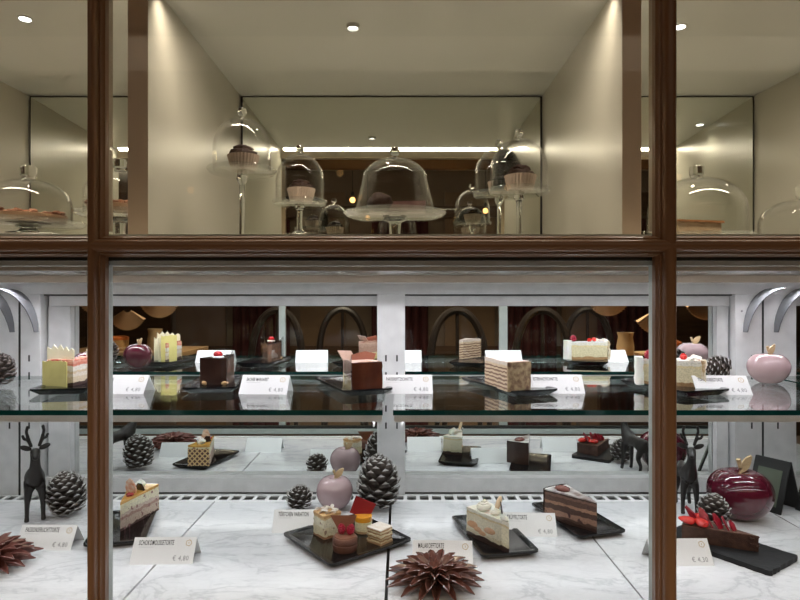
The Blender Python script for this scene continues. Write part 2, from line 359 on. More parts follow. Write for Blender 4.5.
# ================================================================ REFRIGERATED CASE
case = thing('refrigerated_display_case', 'white refrigerated display case with marble deck and mirrored back doors', 'display case', (0, 0, 0))
def veins():
    m, t, b = nt('white_marble'); b.inputs['Roughness'].default_value = 0.10
    tc = t.nodes.new('ShaderNodeTexCoord'); mp = t.nodes.new('ShaderNodeMapping'); mp.inputs['Rotation'].default_value = (0, 0, R(35)); mp.inputs['Scale'].default_value = (0.9, 1.9, 1)
    t.links.new(tc.outputs['Object'], mp.inputs[0])
    n1 = t.nodes.new('ShaderNodeTexNoise'); n1.inputs['Scale'].default_value = 7; n1.inputs['Detail'].default_value = 9; n1.inputs['Roughness'].default_value = 0.62; n1.inputs['Distortion'].default_value = 0.6
    t.links.new(mp.outputs[0], n1.inputs[0])
    r1 = ramp(t, [(0.40, (0.80, 0.80, 0.815)), (0.475, (0.76, 0.76, 0.775)), (0.50, (0.61, 0.615, 0.635)), (0.52, (0.77, 0.77, 0.785)), (0.66, (0.81, 0.81, 0.825))])
    t.links.new(n1.outputs[0], r1.inputs[0])
    n2 = t.nodes.new('ShaderNodeTexNoise'); n2.inputs['Scale'].default_value = 3.2; n2.inputs['Detail'].default_value = 6; t.links.new(mp.outputs[0], n2.inputs[0])
    r2 = ramp(t, [(0.36, (0.86, 0.865, 0.88)), (0.62, (1, 1, 1))]); t.links.new(n2.outputs[0], r2.inputs[0])
    n3 = t.nodes.new('ShaderNodeTexNoise'); n3.inputs['Scale'].default_value = 26; n3.inputs['Detail'].default_value = 6; n3.inputs['Distortion'].default_value = 0.3; t.links.new(mp.outputs[0], n3.inputs[0])
    r3 = ramp(t, [(0.46, (1, 1, 1)), (0.5, (0.93, 0.93, 0.935)), (0.54, (1, 1, 1))]); t.links.new(n3.outputs[0], r3.inputs[0])
    # veins only in patches
    mx = t.nodes.new('ShaderNodeMix'); mx.data_type = 'RGBA'; mx.blend_type = 'MULTIPLY'; mx.inputs[0].default_value = 1
    t.links.new(r1.outputs[0], mx.inputs[6]); t.links.new(r2.outputs[0], mx.inputs[7])
    my = t.nodes.new('ShaderNodeMix'); my.data_type = 'RGBA'; my.blend_type = 'MULTIPLY'; my.inputs[0].default_value = 1
    t.links.new(mx.outputs[2], my.inputs[6]); t.links.new(r3.outputs[0], my.inputs[7])
    t.links.new(my.outputs[2], b.inputs['Base Color']); return m
MARBLE = veins()
seams = [(-1.10, 0), (-0.86, 0.0025), (-0.358, 0.0028), (-0.018, 0.0045), (0.315, 0.0028), (0.68, 0.0028), (1.08, 0)]
for i in range(len(seams) - 1):
    a = seams[i][0] + seams[i][1] / 2; b = seams[i + 1][0] - seams[i + 1][1] / 2
    o = MB().box(a, b, 0.772, 1.158, ZM - 0.02, ZM).build('marble_slab', MARBLE, case, smooth=False)
sbox('deck_base', (-1.10, 1.08, 0.745, 1.25, ZM - 0.08, ZM - 0.0205), DARKGAP, case)
def grille(y0, y1, z, x0, x1, pitch, slot, sy0, sy1, nm):
    mb = MB(); mb.box(x0, x1, y0, sy0, z - 0.003, z).box(x0, x1, sy1, y1, z - 0.003, z)
    n = int((x1 - x0) / pitch)
    for i in range(n + 1):
        a = x0 + i * pitch; mb.box(a, min(a + pitch - slot, x1), sy0, sy1, z - 0.003, z)
    mb.build(nm, WHITEMET, case, smooth=False)
grille(1.158, 1.205, ZM, -1.10, 1.08, 0.0246, 0.0175, 1.168, 1.192, 'rear_air_grille')
grille(0.735, 0.772, ZM, -1.10, 1.08, 0.0150, 0.0100, 0.750, 0.757, 'front_air_grille')
ZL = ZC - 0.3535
sbox('rear_ledge', (-1.10, 1.08, 1.206, 1.2285, ZM - 0.02, ZL), WHITEMET, case, bevel=0.001)
sbox('rear_ledge_gap', (-1.10, 1.08, 1.2045, 1.2055, ZM, ZM + 0.0028), DARKGAP, case)
# mirrored sliding doors
def mdoor(x0, x1, nm):
    d_ = bpy.data.objects.new('mirrored_door', None); COL.objects.link(d_); d_.parent = case
    sbox('mirror', (x0, x1, 1.2302, 1.2345, ZL - 0.002, ZC - 0.008), MIRL, d_)
    sbox('top_rail', (x0 - 0.043, x1 + 0.026, 1.212, 1.2295, ZC - 0.008, ZC + 0.0125), DOORFR, d_, bevel=0.0008)
    return d_
d1 = mdoor(-0.666, -0.030, ''); d2 = mdoor(0.0, 0.640, ''); d3 = mdoor(0.79, 1.08, ''); d4 = mdoor(-1.09, -0.86, '')
sbox('stile', (-0.711, -0.6665, 1.213, 1.2300, ZL - 0.001, ZC - 0.0085), DOORFR, d1, bevel=0.0008)
sbox('stile', (0.6405, 0.664, 1.213, 1.2300, ZL - 0.001, ZC - 0.0085), DOORFR, d2, bevel=0.0008)
sbox('door_backing', (-1.10, 1.08, 1.240, 1.262, ZC - 0.44, ZC + 0.062), DOORFR, case)
sbox('beam', (-1.10, 1.08, 1.1925, 1.2300, ZC + 0.0155, ZC + 0.0345), WHITEMET, case, bevel=0.0006)
sbox('beam_gap', (-1.10, 1.08, 1.206, 1.229, ZC + 0.0126, ZC + 0.0155), DARKGAP, case)
SLOTS = [(-0.112, 0.0105), (-0.146, 0.0105), (-0.212, 0.0105), (-0.246, 0.0105)]
def post(x0, x1, y0, slots, z0=ZL - 0.031, seam=None):
    p = sbox('post', (x0, x1, y0, 1.2300, z0, ZC + 0.0155), WHITEMET, case, bevel=0.0012)
    for x in slots:
        for (z, h) in SLOTS: sbox('slot', (x - 0.0016, x + 0.0016, y0 - 0.0004, y0 + 0.001, ZC + z - h * 0.6, ZC + z + h * 0.6), DARKGAP, p)
    if seam: sbox('seam', (seam - 0.002, seam + 0.002, y0 - 0.0004, y0 + 0.001, z0, ZC + 0.0155), DARKGAP, p)
    return p
post(-0.0455, 0.010, 1.194, (-0.028, -0.006))
post(-0.0800 + 0.80 - 0.053, 0.789, 1.194, (0.700, 0.752), seam=0.722)
post(-0.859, -0.716, 1.194, (-0.777, -0.738), seam=-0.757)
sc = MB()
sc.ball((0, 0, 0), 0.0022, 10, 6, (1, 0.5, 1))
for x in (-0.7275, 0.678):
    sc.build('screw', mat('steel_screw', (0.35, 0.35, 0.35), 0.3, 0.9), case, (x if x < 0 else 0.680, 1.1935, ZC - 0.018))
# curved sheets put in for arcs reflected at the tops of the side posts
def reflection_arc(x, sgn, nm='reflected_arc'):
    g = []
    for j in range(9):
        t = j / 8; a = t * PI / 2
        z = ZC + 0.030 - 0.090 * (1 - math.cos(a)); dx = 0.072 * math.sin(a) * 1.0
        # runs from under the beam down the post, bowing outwards
        dx = 0.052 * (math.sin(a) if True else 0); z = ZC + 0.026 - 0.080 * (1 - math.cos(a)) - 0.006 * t
        g.append([(x + sgn * dx, 1.193, z), (x + sgn * (dx - 0.007 * (1 - 0.4 * t)), 1.150 + 0.035 * t, z)])
    MB().sheet(g, 0.0015).build(nm, mat('grey_reflection_sheet', (0.30, 0.31, 0.33), 0.25, 0.3), case)
for (x, s_) in ((-0.770, 1), (-0.818, 1), (0.735, -1), (0.796, -1)):
    reflection_arc(x, s_)
# canopy over the case with its tan battens
sbox('canopy', (-1.10, 1.08, 0.728, 1.235, ZC + 0.0440, ZC + 0.0605), CANOPY, case)
sbox('canopy_soffit', (-1.10, 1.08, 0.7640, 1.235, ZC + 0.0413, ZC + 0.0438), CANOPY, case)
sbox('canopy_fascia', (-1.10, 1.08, 0.7420, 0.7470, ZC + 0.0387, ZC + 0.0438), TANBAR, case)
sbox('canopy_fascia', (-1.10, 1.08, 0.9370, 0.9500, ZC + 0.0306, ZC + 0.0412), TANBAR, case)
sbox('led_strip', (-0.98, 0.96, 0.7500, 0.7620, ZC + 0.0397, ZC + 0.0435), LEDC, case)
sbox('led_strip', (-0.98, 0.96, 0.9580, 0.9740, ZC + 0.0355, ZC + 0.0410), LEDC, case)
sbox('bright_trim_line', (-1.10, 1.08, 1.1905, 1.1922, ZC + 0.0345, ZC + 0.0385), mat('polished_trim', (0.85, 0.85, 0.85), 0.1), case)
# glass shelves
def shelf(x0, x1, label):
    t = 0.0070; mb = MB()
    mb.add([(x0, 0.815, -t), (x1, 0.815, -t), (x1, 1.193, -t), (x0, 1.193, -t)], [(0, 3, 2, 1)], 0)
    mb.add([(x0, 0.815, 0), (x1, 0.815, 0), (x1, 1.193, 0), (x0, 1.193, 0)], [(0, 1, 2, 3)], 0)
    mb.add([(x0, 0.815, -t), (x1, 0.815, -t), (x1, 0.815, 0), (x0, 0.815, 0)], [(0, 1, 2, 3)], 1)
    mb.add([(x0, 1.193, -t), (x1, 1.193, -t), (x1, 1.193, 0), (x0, 1.193, 0)], [(3, 2, 1, 0)], 1)
    mb.add([(x1, 0.815, -t), (x1, 1.193, -t), (x1, 1.193, 0), (x1, 0.815, 0)], [(0, 1, 2, 3)], 1)
    mb.add([(x0, 0.815, -t), (x0, 1.193, -t), (x0, 1.193, 0), (x0, 0.815, 0)], [(3, 2, 1, 0)], 1)
    o = mb.build('glass_shelf', [SHELFG, TEAL], None, (0, 0, ZS), smooth=False); tag(o, label, 'shelf', 'glass shelves of the case')
    MB().box(x0 + 0.001, x1 - 0.001, 0.818, 0.842, -0.0165, -0.0072).build('front_rail', mat('satin_aluminium', (0.88, 0.88, 0.88), 0.4, 0.0), o, smooth=False)
    MB().box(x0 + 0.01, x1 - 0.01, 0.824, 0.838, -0.0170, -0.0164).build('led_diffuser', LEDC, o, smooth=False)
    MB().box(x0 + 0.001, x1 - 0.001, 1.1795, 1.1925, -0.0150, -0.0072).build('rear_rail', WHITEMET, o, smooth=False)
    for xx in (x0 + 0.012, x1 - 0.014):
        g = MB().add([(0, 0.83, -0.0175), (0, 1.1925, -0.0175), (0, 1.1925, -0.058), (0, 1.10, -0.036), (0, 0.83, -0.026),
                      (0.002, 0.83, -0.0175), (0.002, 1.1925, -0.0175), (0.002, 1.1925, -0.058), (0.002, 1.10, -0.036), (0.002, 0.83, -0.026)],
                     [(0, 1, 2, 3, 4), (9, 8, 7, 6, 5), (0, 5, 6, 1), (1, 6, 7, 2), (2, 7, 8, 3), (3, 8, 9, 4), (4, 9, 5, 0)])
        g.build('shelf_bracket', WHITEMET, o, (xx, 0, 0), smooth=False)
    return o
shelf(-0.752, -0.0235, 'left long glass shelf with teal front edge above the marble')
shelf(-0.0095, 0.718, 'right long glass shelf with teal front edge above the marble')
shelf(0.730, 1.06, 'short glass shelf beyond the right side post at the picture edge')
shelf(-1.09, -0.764, 'short glass shelf beyond the left side post at the picture edge')

# ================================================================ GOODS: builders
def rrect(L, W, r, n=4):
    pts = []
    for (cx, cy, a0) in ((L / 2 - r, W / 2 - r, 0), (-L / 2 + r, W / 2 - r, 90), (-L / 2 + r, -W / 2 + r, 180), (L / 2 - r, -W / 2 + r, 270)):
        for i in range(n + 1):
            a = R(a0 + 90 * i / n); pts.append((cx + r * math.cos(a), cy + r * math.sin(a)))
    return pts
def tray(x, y, z, ang, label, L=0.165, W=0.088, nm='serving_tray', group='black serving trays'):
    mb = MB(); rings = [(0.010, 0, 0.006), (0.0, 0.0075, 0.008), (0.0, 0.0105, 0.008), (0.006, 0.0105, 0.006), (0.009, 0.0088, 0.005)]
    vs = []; n = 20
    for (ins, h, r) in rings: vs += [(p[0], p[1], h) for p in rrect(L - 2 * ins, W - 2 * ins, r)]
    fs = [tuple(range(n - 1, -1, -1)), tuple((len(rings) - 1) * n + i for i in range(n))]
    for k in range(len(rings) - 1):
        for i in range(n): fs.append((k * n + i, k * n + (i + 1) % n, (k + 1) * n + (i + 1) % n, (k + 1) * n + i))
    o = mb.add(vs, fs).build(nm, SLATE, None, (x, y, z), (0, 0, R(ang)), ang=30); return tag(o, label, 'tray', group)
def slate(x, y, z, ang, L, W, label):
    pts = []
    for (ax, ay, bx, by) in ((L / 2, -W / 2, L / 2, W / 2), (L / 2, W / 2, -L / 2, W / 2), (-L / 2, W / 2, -L / 2, -W / 2), (-L / 2, -W / 2, L / 2, -W / 2)):
        k = max(6, int(math.hypot(bx - ax, by - ay) / 0.005))
        for i in range(k):
            t = i / k; j = random.uniform(-0.0009, 0.0009); q = 0.94 if i == 0 else 1
            pts.append(((ax + (bx - ax) * t) * q ** 0.3 + j, (ay + (by - ay) * t) * q ** 0.3 + j))
    o = MB().loop(pts, 0, 0.0075, 2, 0.0008).build('slate_board', ROUGHSLATE, None, (x, y, z), (0, 0, R(ang)), ang=30)
    return tag(o, label, 'board')
TH = 0.0088
def wedge_loop(L, deg, jit=0.0, nside=14, narc=10, grow=0.0, r0=0.0):
    a = R(deg / 2); pts = []
    for i in range(nside): u = (i / nside) ; pts.append((L * u * math.cos(-a), L * u * math.sin(-a) - grow))
    if grow == 0: pts = pts[0:]
    for i in range(narc + 1):
        t = -a + 2 * a * i / narc; pts.append(((L + grow) * math.cos(t), (L + grow) * math.sin(t)))
    for i in range(nside - 1, 0, -1): u = i / nside; pts.append((L * u * math.cos(a), L * u * math.sin(a) + grow))
    return pts
def slice_(name, label, x, y, z, ang, L, deg, h, m, group=None):
    t = thing(name, label, 'cake slice', (x, y, z), R(ang), group)
    MB().loop(wedge_loop(L, deg), 0, h, 10, 0.0006).build('cake_body', m, t)
    return t
def topping(t, L, deg, z0, z1, m, nm='icing', jit=0.0004, zj=0.0):
    return MB().loop(wedge_loop(L, deg), z0, z1, 3, jit, zj=zj).build(nm, m, t)
def crust(t, L, deg, h, th, m, nm='crust_coat', z0=0.0, lump=0.0):
    a = R(deg / 2); g = []
    for k in range(7):
        row = []
        for i in range(13):
            tt = -a + 2 * a * i / 12; q = lump * noise.noise(Vector((tt * 9, k * 1.7, L * 99))); row.append((((L + th + q)) * math.cos(tt), (L + th + q) * math.sin(tt), z0 + (h - z0) * k / 6))
        g.append(row)
    return MB().sheet(g, -th if False else th).build(nm, m, t)
def swirl(c, r, h, m, parent, turns=3.2, nm='cream_swirl'):
    mb = MB(); pts = []; rr = []
    n = int(turns * 14)
    for i in range(n + 1):
        f = i / n; a = f * turns * 2 * PI; q = r * 0.62 * (1 - f) ** 0.8
        pts.append((c[0] + q * math.cos(a), c[1] + q * math.sin(a), c[2] + r * 0.32 + h * f * 0.85)); rr.append(max(0.0006, r * 0.42 * (1 - f * 0.82) * (1 + 0.10 * math.sin(i * 2.1))))
    mb.tube(pts, rr, 8).ball((c[0], c[1], c[2] + r * 0.35), r * 0.6, 12, 8, (1, 1, 0.7)); return mb.build(nm, m, parent)
def blob(c, r, m, parent, sc=(1, 1, 1), lump=0.4, nm='cream', lf=200):
    return MB().ball(c, r, 20, 12, sc, lump, lf).build(nm, m, parent)
def berry(c, r, m, parent, tall=1.15, nm='raspberry', tilt=(0, 0, 0)):
    mb = MB(); mb.ball((0, 0, 0), r * 0.86, 12, 8, (1, 1, tall))
    for k in range(6):
        th = PI * (k + 0.6) / 6.4; n = max(3, int(9 * math.sin(th)))
        for i in range(n):
            a = 2 * PI * (i + 0.5 * (k % 2)) / n
            mb.ball((r * 0.80 * math.sin(th) * math.cos(a), r * 0.80 * math.sin(th) * math.sin(a), r * 0.80 * tall * math.cos(th)), r * 0.27, 7, 5)
    return mb.build(nm, m, parent, c, tilt)
def shard(pts2, th, m, parent, c, rot, bend=0.0, nm='chocolate_shard'):
    """flat plate with outline pts2 (x,z), thickness th along y"""
    n = len(pts2); vs = [(p[0], -th / 2 + bend * p[0] ** 2, p[1]) for p in pts2] + [(p[0], th / 2 + bend * p[0] ** 2, p[1]) for p in pts2]
    fs = [tuple(range(n)), tuple(range(2 * n - 1, n - 1, -1))] + [(i, n + i, n + (i + 1) % n, (i + 1) % n) for i in range(n)]
    return MB().add(vs, fs).build(nm, m, parent, c, rot, smooth=False)
def jagged(w, h, n=9, depth=0.010):
    pts = [(-w / 2, 0), (w / 2, 0)]
    for i in range(n, -1, -1): pts.append((-w / 2 + w * i / n, h - (depth * (i % 2)) * random.uniform(0.2, 1.1) - 0.55 * depth * random.random()))
    return pts
def film(t, L, deg, h, side=1, z0=0.0005, off=0.0012, wavy=0.0015):
    a = R(deg / 2) * side; g = []
    for k in range(5):
        row = []
        for i in range(9):
            u = L * (0.15 + 0.95 * i / 8); q = wavy * noise.noise(Vector((u * 60, k, side))) + off
            row.append((u * math.cos(a) - q * math.sin(a) * 1, u * math.sin(a) + q * math.cos(a) * side, z0 + h * k / 4 + (0.003 * math.sin(i) if k == 4 else 0)))
        g.append(row)
    return MB().sheet(g, 0.0003).build('plastic_film', FILM, t)

# --------------- colours of the pastry
CREAM = mat('whipped_cream', (0.80, 0.76, 0.66), 0.45, 0, (0.74, 0.69, 0.58), 50, bump=0.3, bscale=180, sss=0.15)
WCREAM = mat('white_cream', (0.84, 0.82, 0.77), 0.4, 0, (0.80, 0.77, 0.70), 50, bump=0.3, bscale=160, sss=0.15)
YCHOC = mat('pale_yellow_chocolate', (0.72, 0.65, 0.25), 0.4, 0, (0.62, 0.55, 0.19), 40)
YCHOC2 = mat('ivory_chocolate', (0.82, 0.78, 0.58), 0.4, 0, (0.75, 0.71, 0.48), 60)
DCHOC = mat('dark_chocolate_glaze', (0.030, 0.014, 0.010), 0.14, 0, (0.05, 0.024, 0.017), 30)
DCRUMB = mat('dark_chocolate_crumb', (0.045, 0.018, 0.012), 0.75, 0, (0.09, 0.038, 0.024), 110, bump=1.0, bscale=400)
MCHOC = mat('milk_chocolate', (0.22, 0.085, 0.045), 0.3, 0, (0.17, 0.065, 0.035), 30)
RED = mat('red_gel', (0.45, 0.008, 0.012), 0.12, coat=0.6)
RASP = mat('raspberry_red', (0.42, 0.012, 0.04), 0.3, 0, (0.30, 0.008, 0.03), 200)
STRAW = mat('strawberry_red', (0.72, 0.035, 0.025), 0.18, 0, (0.60, 0.03, 0.025), 120, coat=0.5)
STRAWD = mat('crystallised_petal', (0.40, 0.015, 0.035), 0.3, 0, (0.26, 0.01, 0.02), 120, bump=0.5)
REDSH = mat('deep_red_chocolate', (0.27, 0.012, 0.012), 0.35, 0, (0.22, 0.01, 0.012), 20)
ORANGE = mat('orange_glaze', (0.85, 0.38, 0.03), 0.12, 0, (0.75, 0.28, 0.02), 60, coat=0.5)
CARAMEL = mat('amber_glaze', (0.62, 0.30, 0.06), 0.15, 0, (0.72, 0.42, 0.10), 90, coat=0.4)
BISCUIT = mat('biscuit', (0.60, 0.38, 0.17), 0.6, 0, (0.48, 0.27, 0.11), 120, bump=0.6, bscale=260)
ALMOND = mat('almond_flake', (0.74, 0.58, 0.40), 0.5, 0, (0.60, 0.38, 0.20), 150, bump=0.3)
SUGAR = mat('sugar_dust', (0.78, 0.74, 0.68), 0.7, 0, (0.70, 0.58, 0.48), 90, bump=0.6, bscale=300)
NUTS = mat('nut_coat', (0.50, 0.36, 0.20), 0.6, 0, (0.16, 0.075, 0.04), 110, bump=1.0, bscale=260)

# ================================================================ MARBLE DECK: trays and slices
ZT_ = ZM + TH
# 1 passion-fruit style slice, partly behind the left mullion
tray(-0.466, 1.010, ZM, 105, 'black tray half hidden by the left brown mullion on the marble', 0.155, 0.090)
m = layered('fruit_cream_layers', 0.043, [(0.0, (0.10, 0.04, 0.03)), (0.10, (0.62, 0.48, 0.38)), (0.40, (0.45, 0.27, 0.22)), (0.52, (0.66, 0.52, 0.42)), (0.66, (0.82, 0.76, 0.55)), (0.88, (0.85, 0.78, 0.52))], 0.003, ((0.28, 0.13, 0.12), 120, 0.62))
t = slice_('fruit_cream_slice', 'cream cake slice with orange glaze and waffle-patterned crust by the left mullion', -0.458, 0.982, ZT_, 92, 0.105, 28, 0.043, m)
topping(t, 0.105, 28, 0.0432, 0.0475, CARAMEL, 'orange_glaze')
def waffle():
    mm, tt, b = nt('waffle_band'); b.inputs['Roughness'].default_value = 0.6
    tc = tt.nodes.new('ShaderNodeTexCoord'); mp = tt.nodes.new('ShaderNodeMapping'); mp.inputs['Rotation'].default_value = (R(45), 0, 0); tt.links.new(tc.outputs['Object'], mp.inputs[0])
    sp = tt.nodes.new('ShaderNodeSeparateXYZ'); tt.links.new(mp.outputs[0], sp.inputs[0]); outs = []
    for k in (1, 2):
        a = tt.nodes.new('ShaderNodeMath'); a.operation = 'MULTIPLY'; a.inputs[1].default_value = 120; tt.links.new(sp.outputs[k], a.inputs[0])
        f = tt.nodes.new('ShaderNodeMath'); f.operation = 'FRACT'; tt.links.new(a.outputs[0], f.inputs[0])
        g = tt.nodes.new('ShaderNodeMath'); g.operation = 'LESS_THAN'; g.inputs[1].default_value = 0.34; tt.links.new(f.outputs[0], g.inputs[0]); outs.append(g)
    mxx = tt.nodes.new('ShaderNodeMath'); mxx.operation = 'MAXIMUM'; tt.links.new(outs[0].outputs[0], mxx.inputs[0]); tt.links.new(outs[1].outputs[0], mxx.inputs[1])
    r = ramp(tt, [(0, (0.09, 0.03, 0.02)), (1, (0.68, 0.46, 0.22))]); tt.links.new(mxx.outputs[0], r.inputs[0]); tt.links.new(r.outputs[0], b.inputs['Base Color']); return mm
crust(t, 0.1055, 27, 0.040, 0.0015, waffle(), 'waffle_band')
swirl((0.084, 0, 0.0470), 0.0110, 0.013, WCREAM, t)
shard([(-0.008, 0), (0.008, 0), (0.010, 0.012), (0.006, 0.024), (0, 0.029), (-0.006, 0.024), (-0.010, 0.012)], 0.003, mat('candied_fruit', (0.70, 0.30, 0.16), 0.2, 0, (0.80, 0.66, 0.50), 140, coat=0.4), t, (0.052, 0.002, 0.046), (R(-14), 0, R(75)), nm='fruit_slice')
shard([(-0.006, 0), (0.006, 0), (0.008, 0.012), (0, 0.016), (-0.008, 0.012)], 0.0025, DCHOC, t, (0.066, -0.010, 0.046), (R(-20), R(20), R(60)), nm='chocolate_piece')
blob((0.036, -0.001, 0.0495), 0.006, mat('red_berry_piece', (0.35, 0.03, 0.03), 0.2), t, (1, 1, 0.6), 0.3, 'berry_piece')
# 2 almond cream slice (left of the truffle card)
tray(0.150, 0.978, ZM, 101, 'black tray under the pale almond cream slice', 0.168, 0.092)
m = layered('almond_cream_layers', 0.043, [(0.0, (0.045, 0.018, 0.012)), (0.17, (0.70, 0.62, 0.42)), (0.30, (0.80, 0.73, 0.53)), (0.86, (0.72, 0.58, 0.34)), (0.93, (0.84, 0.80, 0.68))], 0.0018)
t = slice_('almond_cream_slice', 'pale cream cake slice with sponge fingers, piped cream and almond on top', 0.163, 0.897, ZT_, 112, 0.092, 30, 0.043, m)
for (u, zz, l1, hh) in ((0.078, 0.021, 0.012, 0.0055), (0.066, 0.0165, 0.009, 0.004), (0.040, 0.0215, 0.0125, 0.005), (0.056, 0.013, 0.008, 0.0035)):
    a = R(15); 
    for sd in (1, -1): MB().ball((0, 0, 0), 1, 16, 10, (l1, 0.0009, hh), 0.08, 3).build('sponge_finger', mat('soaked_sponge', (0.60, 0.33, 0.16), 0.6, 0, (0.50, 0.26, 0.12), 120), t, (u * math.cos(a), sd * (u * math.sin(a) + 0.0004), zz), (0, R(5), sd * a))
topping(t, 0.0925, 30, 0.0432, 0.0450, CREAM, 'cream_top')
swirl((0.066, 0.004, 0.0445), 0.0135, 0.015, CREAM, t)
swirl((0.040, -0.002, 0.0445), 0.0095, 0.010, CREAM, t)
blob((0.012, 0.0, 0.0480), 0.0062, CREAM, t, (1.3, 0.7, 0.8), 0.5)
MB().ball((0, 0, 0), 0.0085, 16, 12, (0.62, 0.42, 1.5)).build('almond', mat('blanched_almond', (0.78, 0.60, 0.40), 0.35, 0, (0.70, 0.50, 0.30), 60), t, (0.040, -0.006, 0.0620), (R(12), R(-14), 0))
shard([(-0.0015, 0), (0.0015, 0), (0.001, 0.020), (-0.001, 0.020)], 0.0012, DCHOC, t, (0.0335, -0.0085, 0.048), (R(-12), R(-8), 0), nm='chocolate_stick')
film(t, 0.090, 30, 0.046, 1); film(t, 0.090, 30, 0.050, -1)
# 3 truffle layer slice
tray(0.308, 1.052, ZM, 105, 'black tray under the dark layered chocolate slice on the marble', 0.165, 0.090)
m = layered('truffle_layers', 0.048, [(0.0, (0.05, 0.02, 0.014)), (0.10, (0.10, 0.05, 0.035)), (0.20, (0.34, 0.19, 0.13)), (0.38, (0.085, 0.042, 0.03)), (0.58, (0.36, 0.20, 0.125)), (0.68, (0.11, 0.055, 0.04)), (0.86, (0.20, 0.11, 0.08)), (0.95, (0.05, 0.022, 0.016))], 0.002, ((0.07, 0.03, 0.03), 70, 0.66))
t = slice_('truffle_layer_slice', 'brown layered chocolate cake slice with white frosted top at the rear grille', 0.321, 0.978, ZT_, 119, 0.098, 30, 0.048, m)
topping(t, 0.0985, 30, 0.0482, 0.0500, mat('frosted_icing', (0.74, 0.71, 0.69), 0.35, 0, (0.16, 0.09, 0.07), 55), 'icing', zj=0.001)
crust(t, 0.099, 30, 0.0505, 0.002, DCHOC, 'glaze_rim', 0.0, 0.001)
blob((0.076, 0.002, 0.0512), 0.0145, mat('rosewood_glaze', (0.20, 0.07, 0.055), 0.12), t, (1.0, 0.8, 0.38), 0.15, 'glaze_drop')
film(t, 0.096, 30, 0.052, -1)
# 4 brownie slice with strawberries
slate(0.5085, 0.936, ZM, 125, 0.168, 0.092, 'thin rectangular slate board with rough edges under the strawberry brownie')
t = slice_('strawberry_brownie_slice', 'low dark brownie slice topped with bright red strawberries on the slate board', 0.541, 0.905, ZM + 0.0076, 139, 0.105, 32, 0.023, DCRUMB)
for k in range(16):
    a = R(random.uniform(-8, 8)); random.random()
mb = MB()
for k in range(26): mb.ball((random.uniform(-0.001, 0.012), random.uniform(-0.003, 0.003), random.uniform(0.001, 0.022)), random.uniform(0.0009, 0.0019), 6, 4)
mb.build('crumbs', DCRUMB, t)
topping(t, 0.104, 31, 0.023, 0.0242, mat('brownie_top', (0.14, 0.06, 0.035), 0.6, 0, (0.08, 0.035, 0.02), 80, bump=0.5), 'top_crust')
for (u, v, s_, rz) in ((0.094, 0.018, 0.0125, 60), (0.075, 0.016, 0.0135, 20), (0.085, -0.010, 0.0120, 100)):
    mb = MB(); mb.lathe([(0.0001, 1.25), (0.35, 1.15), (0.72, 0.7), (0.95, 0.0), (0.88, -0.45), (0.5, -0.72), (0.0001, -0.75)], 18)
    mb.xf(Matrix.Diagonal((s_ * 0.72, s_ * 0.5, s_, 1)))
    mb.build('strawberry_half', STRAW, t, (u, v, 0.0310), (R(88), 0, R(rz + 30)))
for (u, v, rz, h) in ((0.062, 0.006, 20, 0.028), (0.050, 0.004, -25, 0.024), (0.040, 0.001, 10, 0.021), (0.082, 0.004, 60, 0.032), (0.071, -0.004, -50, 0.026), (0.032, -0.001, -10, 0.016)):
    shard([(-0.004, 0), (0.004, 0), (0.0065, h * 0.5), (0.0025, h), (-0.001, h * 1.05), (-0.006, h * 0.6)], 0.0022, STRAWD, t, (u, v, 0.0238), (R(-28), R(rz * 0.4), R(rz - 90)), nm='dried_strawberry_slice')
# 5 slate with four miniatures
def quadtray():
    o = tray(-0.0855, 0.962, ZM, 38, 'large square black tray carrying four miniature cakes', 0.152, 0.150); return o
quadtray()
def mini(name, label, x, y, ang=0): return thing(name, label, 'mini cake', (x, y, ZT_), R(ang), 'miniature cakes on the square tray')
t = mini('mini_almond_cake', 'miniature block of cream cake topped with sugared almond flakes', -0.117, 0.985, 38)
t.location = (-0.1175, 0.972, ZT_)
MB().loop(rrect(0.034, 0.034, 0.003), 0, 0.034, 8, 0.0008).build('cake_body', layered('mini_cream_layers', 0.036, [(0, (0.34, 0.17, 0.07)), (0.10, (0.74, 0.66, 0.44)), (0.5, (0.80, 0.75, 0.58)), (0.85, (0.70, 0.50, 0.26)), (0.93, (0.62, 0.36, 0.15))], 0.002, ((0.30, 0.2, 0.14), 110, 0.68)), t)
MB().loop(rrect(0.035, 0.035, 0.004), 0.0342, 0.0375, 2, 0.0006).build('brown_top', BISCUIT, t)
mb = MB()
for k in range(26):
    c = (random.uniform(-0.014, 0.014), random.uniform(-0.014, 0.014), 0.0382 + random.random() * 0.004); s0 = len(mb.v)
    mb.ball((0, 0, 0), 1, 8, 5, (0.0050, 0.0033, 0.0007)); mb.xf(Matrix.Translation(c) @ Matrix.Rotation(random.uniform(-0.7, 0.7), 4, 'X') @ Matrix.Rotation(random.uniform(0, 3), 4, 'Z'), s0)
mb.build('almond_flakes', SUGAR, t)
t = mini('mini_chocolate_tart', 'miniature round chocolate tart with two raspberries', -0.083, 0.908)
t.location = (-0.0835, 0.912, ZT_)
MB().lathe([(0.0001, 0), (0.0175, 0), (0.0188, 0.002), (0.019, 0.010), (0.0182, 0.0105), (0.0188, 0.0112), (0.019, 0.018), (0.0175, 0.0205), (0.0001, 0.021)], 36).build('cake_body', mat('cocoa_mousse', (0.17, 0.07, 0.045), 0.45, 0, (0.13, 0.052, 0.034), 60, bump=0.4), t)
MB().lathe([(0.0001, 0.0208), (0.0165, 0.0205), (0.0158, 0.0225), (0.0001, 0.0232)], 32).build('ganache_top', mat('ganache', (0.28, 0.13, 0.085), 0.2), t)
